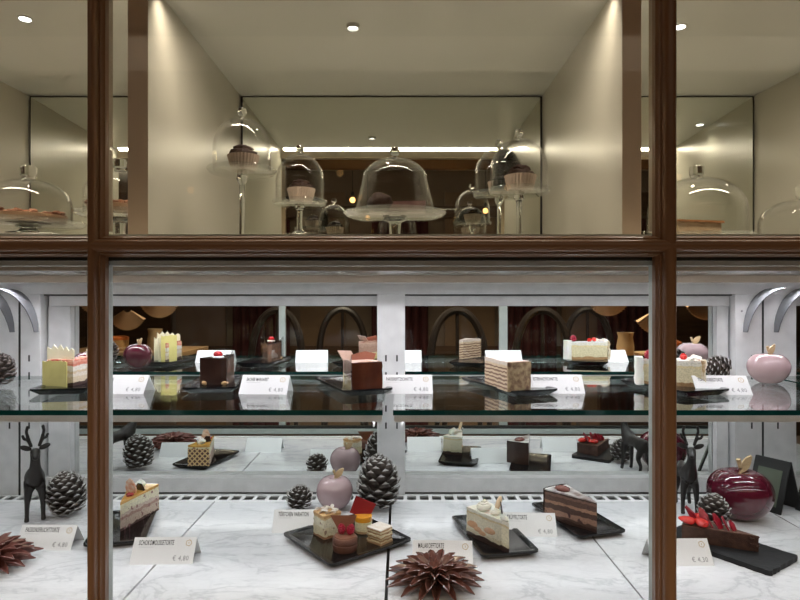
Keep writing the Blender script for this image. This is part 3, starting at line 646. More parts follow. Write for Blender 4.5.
berry((-0.0055, 0.002, 0.0305), 0.0062, RASP, t, 1.45, tilt=(R(8), R(-6), 0)); berry((0.0085, 0.001, 0.0300), 0.0062, RASP, t, 1.4, tilt=(R(-10), R(14), 0))
shard([(-0.007, 0), (0.008, 0), (0.020, 0.024), (-0.021, 0.026)], 0.0012, MCHOC, t, (-0.002, 0.010, 0.022), (R(-16), R(-3), 0), nm='chocolate_shard')
t = mini('mini_orange_cake', 'miniature round cake with orange jelly and a deep red square shard', -0.0655, 0.985)
t.location = (-0.060, 0.985, ZT_)
MB().lathe([(0.0001, 0), (0.0140, 0), (0.0142, 0.018), (0.0001, 0.018)], 32).build('cake_body', layered('pale_mousse', 0.018, [(0, (0.5, 0.3, 0.14)), (0.2, (0.80, 0.72, 0.45)), (0.9, (0.84, 0.76, 0.4))]), t)
MB().lathe([(0.0001, 0.0181), (0.0143, 0.0181), (0.0146, 0.026), (0.0132, 0.0275), (0.0001, 0.0278)], 32).build('orange_jelly', ORANGE, t)
shard([(-0.016, 0.004), (0.016, -0.005), (0.027, 0.019), (-0.007, 0.031)], 0.0013, REDSH, t, (-0.007, 0.002, 0.0250), (R(-14), R(2), 0), nm='red_chocolate_square')
t = mini('mini_puff_pastry', 'miniature square of flaky puff pastry dusted with sugar', -0.033, 0.943, 50)
t.location = (-0.032, 0.945, ZT_)
PUFF = layered('puff_layers', 0.022, [(0, (0.42, 0.24, 0.11)), (0.12, (0.68, 0.55, 0.34)), (0.22, (0.40, 0.23, 0.10)), (0.32, (0.72, 0.60, 0.40)), (0.45, (0.42, 0.24, 0.10)), (0.55, (0.74, 0.62, 0.42)), (0.68, (0.40, 0.22, 0.10)), (0.8, (0.70, 0.58, 0.38)), (0.92, (0.45, 0.26, 0.12))], 0.0015)
for (za, zb, q) in ((0, 0.005, 0.030), (0.0052, 0.0095, 0.0275), (0.0097, 0.0145, 0.0302), (0.0147, 0.0175, 0.0272), (0.0177, 0.0220, 0.030)):
    MB().loop(rrect(q, q, 0.002), za, zb, 2, 0.0007).build('pastry_layer', PUFF, t)
MB().loop(rrect(0.0298, 0.0298, 0.003), 0.0222, 0.0234, 1, 0.0006, zj=0.0006).build('sugar_top', SUGAR, t)

# ================================================================ SHELF: trays and slices
ZST = ZS + TH
tray(-0.552, 1.020, ZS, 101, 'black tray on the left shelf under the yellow slice', 0.150, 0.090)
m = layered('berry_cream_layers', 0.040, [(0, (0.06, 0.025, 0.02)), (0.14, (0.72, 0.60, 0.42)), (0.36, (0.80, 0.72, 0.62)), (0.52, (0.70, 0.56, 0.38)), (0.62, (0.82, 0.78, 0.70)), (0.82, (0.72, 0.24, 0.16)), (0.94, (0.8, 0.4, 0.3))], 0.003)
t = slice_('yellow_chocolate_slice', 'berry cream slice wrapped in pale yellow chocolate sheets on the left shelf', -0.535, 1.085, ZST, 253, 0.100, 32, 0.040, m)
topping(t, 0.099, 31, 0.040, 0.043, mat('berry_top', (0.72, 0.16, 0.10), 0.25, 0, (0.85, 0.62, 0.5), 90), 'berry_top', zj=0.004)
def ysheet(u, rz, w, h, mm, zz=0.0, dep=0.008, bend=4.0, n=9, tilt=0):
    g = []; prof = jagged(w, h, n, dep)[2:][::-1]
    for k in range(6):
        row = []
        for i, (px_, pz_) in enumerate(prof): row.append((px_, -bend * px_ * px_, zz + (pz_ - 0) * k / 5))
        g.append(row)
    mb = MB().sheet(g, 0.0016); return mb.build('chocolate_sheet', mm, t, (u[0], u[1], 0), (R(tilt), 0, R(rz)), ang=60)
ysheet((0.1045, 0.002), 90, 0.050, 0.042, YCHOC, 0, 0.002, 7)
ysheet((0.090, -0.002), 94, 0.052, 0.068, YCHOC2, 0, 0.012, 5.0, 9)
ysheet((0.062, -0.014), 60, 0.040, 0.058, YCHOC2, 0.0, 0.009, 2.0, 9)
ysheet((0.016, 0.004), 84, 0.034, 0.062, YCHOC, 0.0, 0.003, 3.0, 7)
ysheet((0.028, -0.006), 60, 0.030, 0.056, YCHOC2, 0.0, 0.003, 3.0, 7)
# chocolate glazed slice
tray(-0.317, 1.040, ZS, 98, 'black tray on the left shelf under the dark glazed slice with a red cherry', 0.160, 0.086)
m = layered('sacher_layers', 0.042, [(0, (0.20, 0.10, 0.055)), (0.45, (0.26, 0.09, 0.04)), (0.52, (0.21, 0.10, 0.055)), (0.93, (0.05, 0.02, 0.014))], 0.001)
t = slice_('glazed_chocolate_slice', 'dark glossy chocolate slice with a round red cherry and clear film on the left shelf', -0.300, 1.085, ZST, 262, 0.085, 30, 0.042, m)
topping(t, 0.0855, 30, 0.0421, 0.0448, DCHOC, 'chocolate_icing'); crust(t, 0.0858, 31, 0.0448, 0.0022, DCHOC, 'chocolate_glaze')
MB().ball((0.066, 0.000, 0.0490), 0.0078, 20, 14, (1, 1, 0.85)).build('cherry', RED, t)
blob((0.066, 0, 0.0452), 0.0095, WCREAM, t, (1, 1, 0.25), 0.2)
film(t, 0.090, 31, 0.050, 1); film(t, 0.090, 31, 0.054, -1)
blob((0.084, 0.020, 0.003), 0.0045, BISCUIT, t, (1.2, 1.2, 0.8), 0.5, 'biscuit_crumb'); blob((0.088, -0.014, 0.003), 0.004, BISCUIT, t, (1.2, 1.2, 0.8), 0.5, 'biscuit_crumb')
# nougat slice left of the centre post
tray(-0.083, 1.025, ZS, 112, 'black tray on the left shelf beside the centre post', 0.185, 0.084)
m = layered('nougat_layers', 0.040, [(0, (0.62, 0.50, 0.22)), (0.30, (0.68, 0.58, 0.34)), (0.42, (0.42, 0.25, 0.18)), (0.78, (0.50, 0.32, 0.24)), (0.93, (0.62, 0.40, 0.30))], 0.003)
t = slice_('nougat_slice', 'beige and brown cream slice with a chocolate sheet corner left of the centre post', -0.098, 1.035, ZST, -62, 0.098, 30, 0.040, m)
crust(t, 0.0985, 31, 0.043, 0.003, mat('copper_chocolate', (0.12, 0.032, 0.015), 0.14, 0, (0.07, 0.02, 0.011), 25), 'chocolate_coat', 0, 0.002)
topping(t, 0.098, 30, 0.0402, 0.0435, mat('nougat_top', (0.62, 0.42, 0.33), 0.35, 0, (0.45, 0.22, 0.14), 60), 'nougat_top', zj=0.004)
shard([(-0.018, 0), (0.018, 0), (0.022, 0.012), (0.004, 0.016), (-0.020, 0.010)], 0.0014, mat('rust_chocolate', (0.30, 0.10, 0.06), 0.3), t, (0.060, 0.010, 0.042), (R(-25), 0, R(70)))
shard([(-0.014, 0), (0.014, 0), (0.013, 0.016), (-0.016, 0.019)], 0.0014, mat('rose_chocolate', (0.55, 0.36, 0.28), 0.35), t, (0.035, -0.004, 0.042), (R(-35), 0, R(110)))
film(t, 0.098, 30, 0.054, -1)
# layered nut wafer slice
tray(0.181, 1.020, ZS, 109, 'black tray on the right shelf under the striped wafer slice', 0.185, 0.086)
stops = []
for k in range(7):
    stops.append((k / 7.0, (0.70, 0.53, 0.35))); stops.append((k / 7.0 + 0.075, (0.22, 0.115, 0.065)))
stops = stops[:13]
m = layered('wafer_layers', 0.042, [(p, c) for (p, c) in stops] + [(0.95, (0.74, 0.64, 0.54))], 0.0016) 
t = slice_('striped_wafer_slice', 'nut cream slice of many thin striped layers on the right shelf', 0.143, 1.012, ZST, -62, 0.090, 28, 0.044, m)
topping(t, 0.090, 28, 0.0441, 0.0458, mat('fondant_top', (0.76, 0.66, 0.60), 0.4, 0, (0.62, 0.46, 0.36), 50), 'fondant_top', zj=0.001)
crust(t, 0.0905, 28, 0.0450, 0.003, NUTS, 'nut_coat', 0, 0.002)
film(t, 0.088, 28, 0.056, 1)
# cheesecake behind right mullion
tray(0.455, 1.005, ZS, 108, 'black tray on the right shelf partly behind the right brown mullion', 0.155, 0.092)
m = layered('cheesecake_layers', 0.040, [(0, (0.45, 0.27, 0.12)), (0.16, (0.78, 0.70, 0.45)), (0.75, (0.84, 0.72, 0.42)), (0.85, (0.86, 0.82, 0.70))], 0.002)
t = slice_('raspberry_cheesecake_slice', 'cream cheesecake slice with raspberry and nutty cream edge behind the right mullion', 0.400, 1.015, ZST, -12, 0.098, 32, 0.040, m)
topping(t, 0.098, 32, 0.0402, 0.0425, WCREAM, 'cream_top', zj=0.002)
crust(t, 0.099, 33, 0.044, 0.005, mat('nutty_cream', (0.80, 0.74, 0.58), 0.5, 0, (0.50, 0.32, 0.14), 130, bump=0.8), 'nutty_cream_coat', 0, 0.005)
blob((0.094, 0.010, 0.043), 0.010, CREAM, t, (1, 1.3, 0.6), 0.5); blob((0.088, -0.014, 0.043), 0.009, CREAM, t, (1, 1.2, 0.6), 0.5)
MB().loop(rrect(0.012, 0.026, 0.004), 0, 0.046, 5, 0.0012).build('white_cream_band', WCREAM, t, (0.004, 0, 0))
berry((0.020, -0.002, 0.0495), 0.0078, RASP, t, 1.1)
berry((0.074, 0.0, 0.0470), 0.0055, STRAW, t, 1.0, 'berry'); berry((0.058, 0.006, 0.0460), 0.0050, STRAW, t, 1.0, 'berry')

# ================================================================ PRICE CARDS
def text_mesh(body, size, align, m, nm, parent, loc, rot, bold=0.0, sx=1.0):
    cu = bpy.data.curves.new(nm, 'FONT'); cu.body = body; cu.size = size; cu.align_x = align; cu.offset = bold; cu.extrude = 0.00003; cu.space_character = 1.12; cu.resolution_u = 2
    tmp = bpy.data.objects.new(nm, cu); COL.objects.link(tmp)
    dg = bpy.context.evaluated_depsgraph_get(); me = bpy.data.meshes.new_from_object(tmp.evaluated_get(dg))
    bpy.data.objects.remove(tmp); me.materials.clear(); me.materials.append(m); me.transform(Matrix.Diagonal((sx, 1, 1, 1)))
    o = bpy.data.objects.new(nm, me); COL.objects.link(o); o.parent = parent; o.location = loc; o.rotation_euler = rot; return o
def card(x, y, z, ang, lines, price, label, W=0.090, H=0.032, dep=0.042, tsize=0.0062):
    """folded tent card: its front leans back; origin at the front bottom centre"""
    th = 0.0006; w = W / 2; tip = (dep * 0.5, H)
    sec = [(0, 0), tip, (dep, 0), (dep - th * 1.6, 0), (tip[0], H - th * 1.8), (th * 1.6, 0)]
    vs = [(-w, a, b) for a, b in sec] + [(w, a, b) for a, b in sec]
    fs = [(0, 1, 7, 6), (1, 2, 8, 7), (2, 3, 9, 8), (3, 4, 10, 9), (4, 5, 11, 10), (5, 0, 6, 11), (0, 5, 4, 1), (1, 4, 3, 2), (6, 7, 10, 11), (7, 8, 9, 10)]
    o = MB().add(vs, fs).build('price_card', PAPER, None, (x, y, z), (0, 0, R(ang)), smooth=False)
    tag(o, label, 'price card', 'folded white price cards')
    sl = math.atan2(H, tip[0]); ln = math.hypot(H, tip[0])
    def on(u, v): return (u, math.cos(sl) * v - math.sin(sl) * 0.00012, math.sin(sl) * v + math.cos(sl) * 0.00012)
    rot = (sl, 0, 0)
    if lines:
        for i, s_ in enumerate(lines): text_mesh(s_, tsize * 1.62, 'LEFT', INK, 'lettering', o, on(-w + 0.008, ln - 0.0112 - i * tsize * 1.1), rot, 0.00014, 0.43)
        k = len(lines)
        g = MB().box(0, 0.022, 0, 0.0003, 0, 0.00006).build('small_print', GREYINK, o, on(-w + 0.009, ln - 0.0142 - (k - 1) * tsize * 1.1), rot, smooth=False)
        text_mesh(price, 0.0098, 'RIGHT', GREYINK, 'price', o, on(w - 0.007, 0.0052), rot, 0, 0.82)
        # emblem: an irregular gold ring with a small mark inside
        mb = MB(); n = 16; vs = []
        for (rr) in (0.0045, 0.0036):
            for i in range(n):
                a = 2 * PI * i / n; q = rr * (1 + 0.07 * math.cos(5 * a)); vs.append((q * math.cos(a), q * math.sin(a), 0))
        mb.add(vs, [(i, (i + 1) % n, n + (i + 1) % n, n + i) for i in range(n)])
        mb.add([(-0.0004, -0.0012, 0), (0.0004, -0.0012, 0), (0.0006, 0.0014, 0), (-0.0006, 0.0014, 0)], [(0, 1, 2, 3)])
        mb.build('emblem', GOLD, o, on(w - 0.0105, ln - 0.0085), rot, smooth=False)
    return o
card(-0.555, 0.930, ZM, -1, ['PASSIONSFRUCHTTORTE'], '\u20ac 4,80', 'white folded card reading PASSIONSFRUCHTTORTE in front of the deer figurine', 0.0885)
card(-0.351, 0.880, ZM, 1, ['SCHOKOMOUSSETORTE'], '\u20ac 4,80', 'white folded card reading SCHOKOMOUSSETORTE right of the left mullion', 0.0925)
card(-0.170, 1.000, ZM, 0, ['T\u00d6RTCHEN VARIATION'], '\u20ac 6,90', 'white folded card reading T\u00d6RTCHEN VARIATION behind the square tray', 0.088)
card(0.062, 0.868, ZM, -2, ['MALAKOFFTORTE'], '\u20ac 4,80', 'white folded card reading MALAKOFFTORTE behind the brown flower ornament', 0.088)
card(0.214, 0.985, ZM, -3, ['TR\u00dcFFELTORTE'], '\u20ac 4,80', 'white folded card reading TR\u00dcFFELTORTE between the almond cream and truffle slices', 0.088)
card(0.414, 0.875, ZM, 1, ['BROWNIE', 'ERDBEERA'], '\u20ac 4,30', 'white folded card with two text lines in front of the strawberry brownie', 0.090)
SH = dict(H=0.028, dep=0.044, tsize=0.0052)
card(-0.4545, 0.958, ZS, -2, ['MANDARINEN', 'TORTE'], '\u20ac 4,80', 'white folded shelf card just right of the left mullion', 0.090, **SH)
card(-0.219, 0.955, ZS, -4, ['SACHER MARGARET'], '\u20ac 4,80', 'white folded shelf card right of the cherry topped chocolate slice', 0.078, **SH)
card(0.011, 0.960, ZS, 0, ['PARISERSPITZSCHNITTE'], '\u20ac 4,80', 'white folded shelf card in front of the slotted centre post', 0.083, **SH)
card(0.253, 0.962, ZS, -1, ['ESTERHAZYSCHNITTE'], '\u20ac 4,80', 'white folded shelf card right of the striped wafer slice', 0.088, **SH)
card(0.515, 0.950, ZS, -3, ['TOPFENOBERSTORTE'], '\u20ac 4,80', 'white folded shelf card in front of the shelf pinecone at right', 0.086, **SH)

# ================================================================ DECOR
def cone_geo(r, h, rows=10, per=8, openness=1.0):
    """pine cone standing on its stem end: woody scales in a spiral round a dark core, frosted at the lips"""
    mb = MB(); mb.ball((0, 0, h * 0.47), h * 0.45, 14, 10, (r / h * 1.05, r / h * 1.05, 1.0), mi=0)
    N = rows * per
    for i in range(N):
        f = (i + 0.5) / N; a = i * 2.39996 + random.uniform(-0.06, 0.06)
        zc = h * (0.07 + 0.80 * f); prof = math.sin(PI * min(1, (0.20 + 0.74 * f))) ** 0.7
        rad = r * prof * random.uniform(0.95, 1.05); hw = r * 0.27 * (0.55 + 0.45 * prof)
        lift = R(4 + 62 * f ** 1.2 * openness) + random.uniform(-0.06, 0.06)
        out = Vector((math.cos(a), math.sin(a), 0)); tn = Vector((-math.sin(a), math.cos(a), 0)); up = Vector((0, 0, 1))
        d = out * math.cos(lift) + up * math.sin(lift); nrm = up * math.cos(lift) - out * math.sin(lift)
        base = out * rad * 0.30 + up * (zc - 0.02 * h); ln = max(rad * 0.74, r * 0.34)
        vs = []; sect = ((0, 0.35, 0, 0.10), (0.50, 0.85, 0.00, 0.10), (0.84, 1.0, 0.10, 0.16), (1.0, 0.62, 0.34, 0.14), (1.06, 0.16, 0.50, 0.05))
        for (u, wd, nz, tk) in sect:
            p = base + d * ln * u + nrm * hw * nz
            vs += [p - tn * hw * wd - nrm * hw * 0.10, p + nrm * hw * tk * 1.5, p + tn * hw * wd - nrm * hw * 0.10, p - nrm * hw * tk]
        o = len(mb.v); mb.v += [tuple(v) for v in vs]
        for k in range(4):
            for q in range(4):
                mb.f.append(tuple(o + v for v in (k * 4 + q, k * 4 + (q + 1) % 4, (k + 1) * 4 + (q + 1) % 4, (k + 1) * 4 + q))); mb.mi.append(0 if (k < 2 or (k < 3 and q > 1)) else 1)
        mb.f.append(tuple(range(o + 16, o + 20))); mb.mi.append(1); mb.f.append((o + 3, o + 2, o + 1, o)); mb.mi.append(0)
    return mb
CONE_D = mat('cone_scale_dark', (0.045, 0.036, 0.032), 0.6, 0, (0.13, 0.105, 0.09), 80)
CONE_F = mat('frosted_scale_tip', (0.60, 0.59, 0.57), 0.6, 0, (0.36, 0.345, 0.33), 130, bump=0.5)
CONE_F2 = mat('brown_scale_tip', (0.20, 0.16, 0.145), 0.6, 0, (0.30, 0.28, 0.27), 130, bump=0.5)
def pinecone(x, y, z, r, h, rot, label, tip=CONE_F, rows=10, per=8, op=1.0):
    o = cone_geo(r, h, rows, per, op).build('pinecone', [CONE_D, tip], None, (x, y, z), rot, ang=50); return tag(o, label, 'pinecone', 'frosted pinecones')
pinecone(-0.596, 1.085, ZM + 0.004, 0.036, 0.078, (R(6), R(-8), 0), 'large frosted pinecone standing beside the left deer figurine', rows=13, per=9)
pinecone(-0.040, 1.118, ZM + 0.002, 0.044, 0.100, (0, 0, R(20)), 'largest open frosted pinecone standing before the centre post', rows=12, per=8, op=1.25)
pinecone(-0.183, 1.118, ZM + 0.003, 0.026, 0.040, (R(12), R(-10), 0), 'small frosted pinecone behind the card at left of the pink apple', rows=8, per=7)
pinecone(0.527, 1.015, ZM + 0.004, 0.027, 0.056, (R(-10), R(12), 0), 'frosted pinecone behind the strawberry brownie')
pinecone(-0.700, 1.045, ZS + 0.004, 0.028, 0.055, (R(10), R(10), 0), 'brownish pinecone at the left end of the glass shelf', CONE_F2)
pinecone(0.628, 1.135, ZS + 0.0235, 0.0225, 0.050, (0, R(-90), R(-12)), 'frosted pinecone lying on its side on the right shelf')
LEAFW = mat('pale_wood', (0.62, 0.46, 0.26), 0.5, 0, (0.52, 0.36, 0.19), 30, stretch=(1, 1, 6))
def apple(x, y, z, r, m, label, rz=0, sq=0.86):
    t = thing('ceramic_apple', label, 'apple ornament', (x, y, z), R(rz), 'ceramic apples')
    pr = []
    n = 26
    for i in range(n + 1):
        th = PI * i / n; q = math.sin(th); zz = -math.cos(th)
        rr = q * (1 + 0.10 * zz) ; h_ = zz * (1 - 0.26 * math.exp(-(rr / 0.34) ** 2) if zz > 0 else 1 - 0.14 * math.exp(-(rr / 0.30) ** 2))
        pr.append((max(0.0001, rr * r), (h_ * sq + sq * 0.905) * r))
    pr[0] = (0.0001, pr[0][1]); mz = min(p[1] for p in pr)
    MB().lathe([(a, b - mz) for a, b in pr], 40).build('apple_body', m, t, ang=80)
    zt = pr[-1][1] - mz
    MB().tube([(0, 0, zt - 0.002), (0.02 * r, 0, zt + 0.22 * r), (-0.06 * r, 0, zt + 0.50 * r)], [0.075 * r, 0.06 * r, 0.075 * r], 8).build('stem', LEAFW, t)
    g = []
    for k in range(7):
        f = k / 6; wd = 0.17 * r * math.sin(PI * min(1, 0.10 + 0.87 * f)) 
        c = Vector((0.05 * r + 0.42 * r * f, -0.02 * r, zt + 0.08 * r + 0.48 * r * f))
        g.append([c + Vector((-wd * 0.7, 0, wd * 0.7)), c + Vector((0, 0.03 * r, 0)), c + Vector((wd * 0.7, 0, -wd * 0.7))])
    MB().sheet(g, 0.05 * r).build('leaf', LEAFW, t); return t
PINK = mat('dusty_pink_glaze', (0.44, 0.31, 0.32), 0.10, 0, (0.36, 0.245, 0.26), 14, coat=0.5)
BURG = mat('burgundy_glaze', (0.105, 0.010, 0.022), 0.07, 0, (0.08, 0.007, 0.018), 8, coat=0.6)
apple(-0.122, 1.120, ZM, 0.034, PINK, 'dusty pink glazed apple ornament standing on the marble beside the largest pinecone', 10, 0.98)
apple(0.607, 1.072, ZM, 0.054, BURG, 'big burgundy glazed apple ornament on the marble at right', 15, 0.88)
apple(0.668, 1.088, ZS, 0.035, PINK, 'dusty pink glazed apple ornament on the right shelf beside the pinecone', 20)
apple(0.772, 1.090, ZS, 0.038, PINK, 'dusty pink glazed apple ornament cut by the right picture edge', -10)
apple(-0.583, 1.125, ZS, 0.030, BURG, 'small burgundy apple ornament behind the yellow slice on the left shelf', 30, 1.0)
# brown dahlia ornaments
DAHL = mat('brown_lacquered_petal', (0.16, 0.062, 0.045), 0.18, 0, (0.11, 0.042, 0.032), 70, coat=0.4)
DAHR = mat('reddish_lacquered_petal', (0.21, 0.085, 0.07), 0.25, 0, (0.15, 0.055, 0.045), 70)
def dahlia(x, y, z, r, label, m, rz=0):
    mb = MB()
    for ring, (n, ln, el, z0, w_) in enumerate(((16, 1.0, 5, 0.06, 0.115), (16, 0.95, 18, 0.10, 0.115), (15, 0.86, 33, 0.13, 0.11), (13, 0.70, 50, 0.15, 0.10), (10, 0.42, 68, 0.17, 0.08), (7, 0.24, 82, 0.18, 0.06))):
        for i in range(n):
            a = 2 * PI * (i + 0.5 * (ring % 2) + random.uniform(-0.12, 0.12)) / n; e = R(el + random.uniform(-4, 4)); L_ = r * ln * random.uniform(0.92, 1.04)
            g = []
            for k in range(6):
                f = k / 5; wd = r * w_ * (math.sin(PI * (0.12 + 0.86 * f)) ** 0.7) * 0.90
                if k == 5: wd = r * 0.012
                ax = L_ * (0.10 + 0.90 * f); cz = r * z0 + ax * math.sin(e) * 0.62 ; cx = ax * math.cos(e)
                row = []
                for q in (-1, -0.5, 0, 0.5, 1): row.append((cx * math.cos(a) - q * wd * math.sin(a), cx * math.sin(a) + q * wd * math.cos(a), cz + abs(q) ** 1.3 * wd * 1.35))
                g.append(row)
            mb.sheet(g, 0.0013)
    mb.ball((0, 0, r * 0.14), r * 0.2, 14, 8, (1, 1, 0.75))
    o = mb.build('dahlia_ornament', m, None, (x, y, z), (0, 0, R(rz)), ang=50); return tag(o, label, 'flower ornament', 'brown dahlia ornaments')
dahlia(0.048, 0.815, ZM, 0.068, 'dark brown dahlia flower ornament in front of the MALAKOFFTORTE card', DAHL)
dahlia(-0.600, 0.870, ZM, 0.070, 'reddish brown dahlia flower ornament cut by the left picture edge', DAHR, 13)
# deer figurines
BRONZE = mat('dark_bronze', (0.012, 0.010, 0.009), 0.40, 0.1, (0.022, 0.018, 0.016), 60, bump=0.7, bscale=110)
def skin(joints, edges, m, name, parent=None, loc=(0, 0, 0), rot=(0, 0, 0), root=0, sub=2):
    me = bpy.data.meshes.new(name); me.from_pydata([j[0] for j in joints], edges, []); o = bpy.data.objects.new(name, me); COL.objects.link(o)
    md = o.modifiers.new('skin', 'SKIN'); md.use_smooth_shade = True
    for i, j in enumerate(joints):
        sv = me.skin_vertices[0].data[i]; sv.radius = (j[1], j[1]) if not hasattr(j[1], '__len__') else j[1]; sv.use_root = (i == root)
    sb = o.modifiers.new('sub', 'SUBSURF'); sb.levels = sub; sb.render_levels = sub
    dg = bpy.context.evaluated_depsgraph_get(); nm = bpy.data.meshes.new_from_object(o.evaluated_get(dg)); bpy.data.objects.remove(o)
    nm.materials.clear(); nm.materials.append(m); nm.polygons.foreach_set('use_smooth', [True] * len(nm.polygons))
    r = bpy.data.objects.new(name, nm); COL.objects.link(r); r.location = loc; r.rotation_euler = rot
    if parent: r.parent = parent
    return r
def deer(x, y, z, rz, label, s_=1.0, turn=0):
    t = thing('deer_figurine', label, 'deer figurine', (x, y, z), R(rz), 'bronze deer figurines')
    J = [((0.000, 0.045, 0.082), 0.0165), ((0, 0.015, 0.080), 0.0150), ((0, -0.018, 0.086), 0.0170), ((0, -0.032, 0.105), 0.0105), ((0, -0.040, 0.128), 0.0085),
         ((0.0 + turn, -0.043, 0.142), 0.0100), ((turn * 2.2, -0.060, 0.137), 0.0065), ((turn * 3.0, -0.071, 0.132), 0.0048)]
    E = [(0, 1), (1, 2), (2, 3), (3, 4), (4, 5), (5, 6), (6, 7)]
    def limb(root, pts):
        k = root
        for p in pts: J.append(p); E.append((k, len(J) - 1)); k = len(J) - 1
    for s in (-1, 1):
        limb(2, [((s * 0.011, -0.022, 0.062), 0.0080), ((s * 0.013, -0.021, 0.036), 0.0048), ((s * 0.0135, -0.023, 0.012), 0.0040), ((s * 0.0138, -0.027, 0.003), 0.0050)])
        limb(0, [((s * 0.011, 0.048, 0.064), 0.0098), ((s * 0.0125, 0.040, 0.044), 0.0062), ((s * 0.013, 0.053, 0.028), 0.0042), ((s * 0.0135, 0.049, 0.010), 0.0038), ((s * 0.0138, 0.045, 0.003), 0.0048)])
    limb(0, [((0, 0.061, 0.090), 0.0050), ((0, 0.067, 0.080), 0.0030)])
    b = skin(J, E, BRONZE, 'deer_body', t, root=1); b.scale = (s_,) * 3
    for s in (-1, 1):
        a = skin([((turn + s * 0.006, -0.040, 0.148), 0.0034), ((turn + s * 0.011, -0.036, 0.163), 0.0031), ((turn + s * 0.0145, -0.038, 0.178), 0.0028), ((turn + s * 0.012, -0.042, 0.190), 0.0030), ((turn + s * 0.018, -0.046, 0.166), 0.0028), ((turn + s * 0.021, -0.048, 0.175), 0.0024)],
                 [(0, 1), (1, 2), (2, 3), (1, 4), (4, 5)], BRONZE, 'antler', t, sub=1); a.scale = (s_,) * 3
        e = MB().ball((0, 0, 0), 0.0075, 12, 8, (1.25, 0.35, 0.6)).build('ear', BRONZE, t, ((turn + s * 0.0155) * s_, -0.038 * s_, 0.1475 * s_), (0, R(-s * 22), 0))
    return t
deer(-0.648, 1.065, ZM, 32, 'dark bronze deer figurine facing out beside the large pinecone at left', 0.91)
deer(0.527, 1.100, ZM, -14, 'dark bronze deer figurine left of the big burgundy apple', 0.87, -0.002)
# black menu holders at far right
BLK = mat('black_leatherette', (0.012, 0.012, 0.012), 0.55)
def holder(x, y, rz, label):
    t = thing('menu_holder', label, 'menu holder', (x, y, ZM), R(rz), 'black menu holders'); h = 0.092; w_ = 0.065; dpt = 0.034
    for s in (-1, 1):
        g = [[(-w_ / 2, s * dpt, 0.001), (w_ / 2, s * dpt, 0.001)], [(-w_ / 2, s * 0.002, h), (w_ / 2, s * 0.002, h)]]
        if s > 0: g = [list(reversed(r_)) for r_ in g]
        MB().sheet(g, 0.003).build('board', BLK, t, smooth=False, bevel=0.0008)
    MB().box(-w_ * 0.34, w_ * 0.34, 0, 0.0006, 0.012, h * 0.86).build('menu_sheet', mat('olive_print', (0.10, 0.12, 0.085), 0.4), t, (0, -dpt - 0.0012, 0), (R(-19.2), 0, 0), smooth=False)
    return t
holder(0.700, 1.125, -62, 'black tent shaped menu holder beside the burgundy apple at right')
holder(0.775, 1.095, -66, 'black tent shaped menu holder cut by the right picture edge')

# ================================================================ UPPER NICHE: stands, domes, muffins
def stand(x, y, zplate, r, label, foot=0.03, z0=ZU, scallop=0.0):
    h = zplate - z0; t = thing('glass_cake_stand', label, 'cake stand', (x, y, z0), 0, 'glass cake stands')
    MB().lathe([(0.0001, h - 0.004), (r * 0.80, h - 0.004), (r * 0.93, h - 0.0025), (r, h + 0.0025), (r * 0.985, h + 0.0040), (r * 0.92, h + 0.0008), (r * 0.85, h), (0.0001, h)], 48).build('plate', PLATEG, t)
    sr = 0.0042 if r < 0.06 else 0.010
    hh = h - 0.0045
    MB().lathe([(0.0001, 0.0005), (foot, 0.0005), (foot, 0.003), (foot * 0.5, 0.006), (sr, 0.012), (sr * 0.85, hh * 0.5), (sr, hh * 0.86), (sr * 1.9, hh * 0.93), (sr * 1.7, hh), (0.0001, hh)], 28).build('stem', SOLID, t)
    return t
def dome(x, y, z, r, h, label, knob=0.0068, shape='bell', kn='ball'):
    t = thing('glass_dome', label, 'glass dome', (x, y, z), 0, 'glass cake domes'); th = 0.0016
    out = []
    n = 16
    if shape == 'bell':
        out.append((r, 0)); st = h * 0.40; out.append((r * 0.995, st * 0.5)); 
        for i in range(n + 1): a = PI / 2 * i / n; out.append((max(0.0001, r * math.cos(a) ** 0.92), st + (h - st) * math.sin(a)))
    else:      # tapering cake cover
        out.append((r, 0)); out.append((r * 0.80, h * 0.60)); rr = r * 0.80
        for i in range(1, n + 1): a = PI / 2 * i / n; out.append((max(0.0001, rr * math.cos(a)), h * 0.60 + h * 0.40 * math.sin(a) ** 1.0))
    inn = [(max(0.0001, p[0] - th), p[1] - (th if p[1] > h * 0.9 else 0)) for p in out][::-1]
    MB().lathe(out + inn, 56, closed=True).build('cover', DOME, t, ang=60)
    if kn == 'ball': MB().lathe([(0.0001, h - 0.0008), (knob * 0.55, h - 0.0006), (knob * 0.45, h + knob * 0.35), (knob * 0.95, h + knob * 0.9), (knob, h + knob * 1.3), (knob * 0.75, h + knob * 2.0), (0.0001, h + knob * 2.2)], 24).build('knob', SOLID, t)
    else: MB().lathe([(0.0001, h - 0.0008), (knob * 0.85, h - 0.0010), (knob * 0.75, h + knob * 0.25), (knob, h + knob * 0.5), (knob * 1.05, h + knob * 1.5), (knob * 0.9, h + knob * 1.75), (0.0001, h + knob * 1.7)], 28).build('knob', SOLID, t)
    return t
CUP = mat('pleated_paper', (0.46, 0.36, 0.29), 0.7, 0, (0.38, 0.29, 0.23), 60)
MUF = mat('chocolate_muffin', (0.022, 0.011, 0.008), 0.6, 0, (0.035, 0.018, 0.013), 80, bump=0.8, bscale=250, spec=0.15)
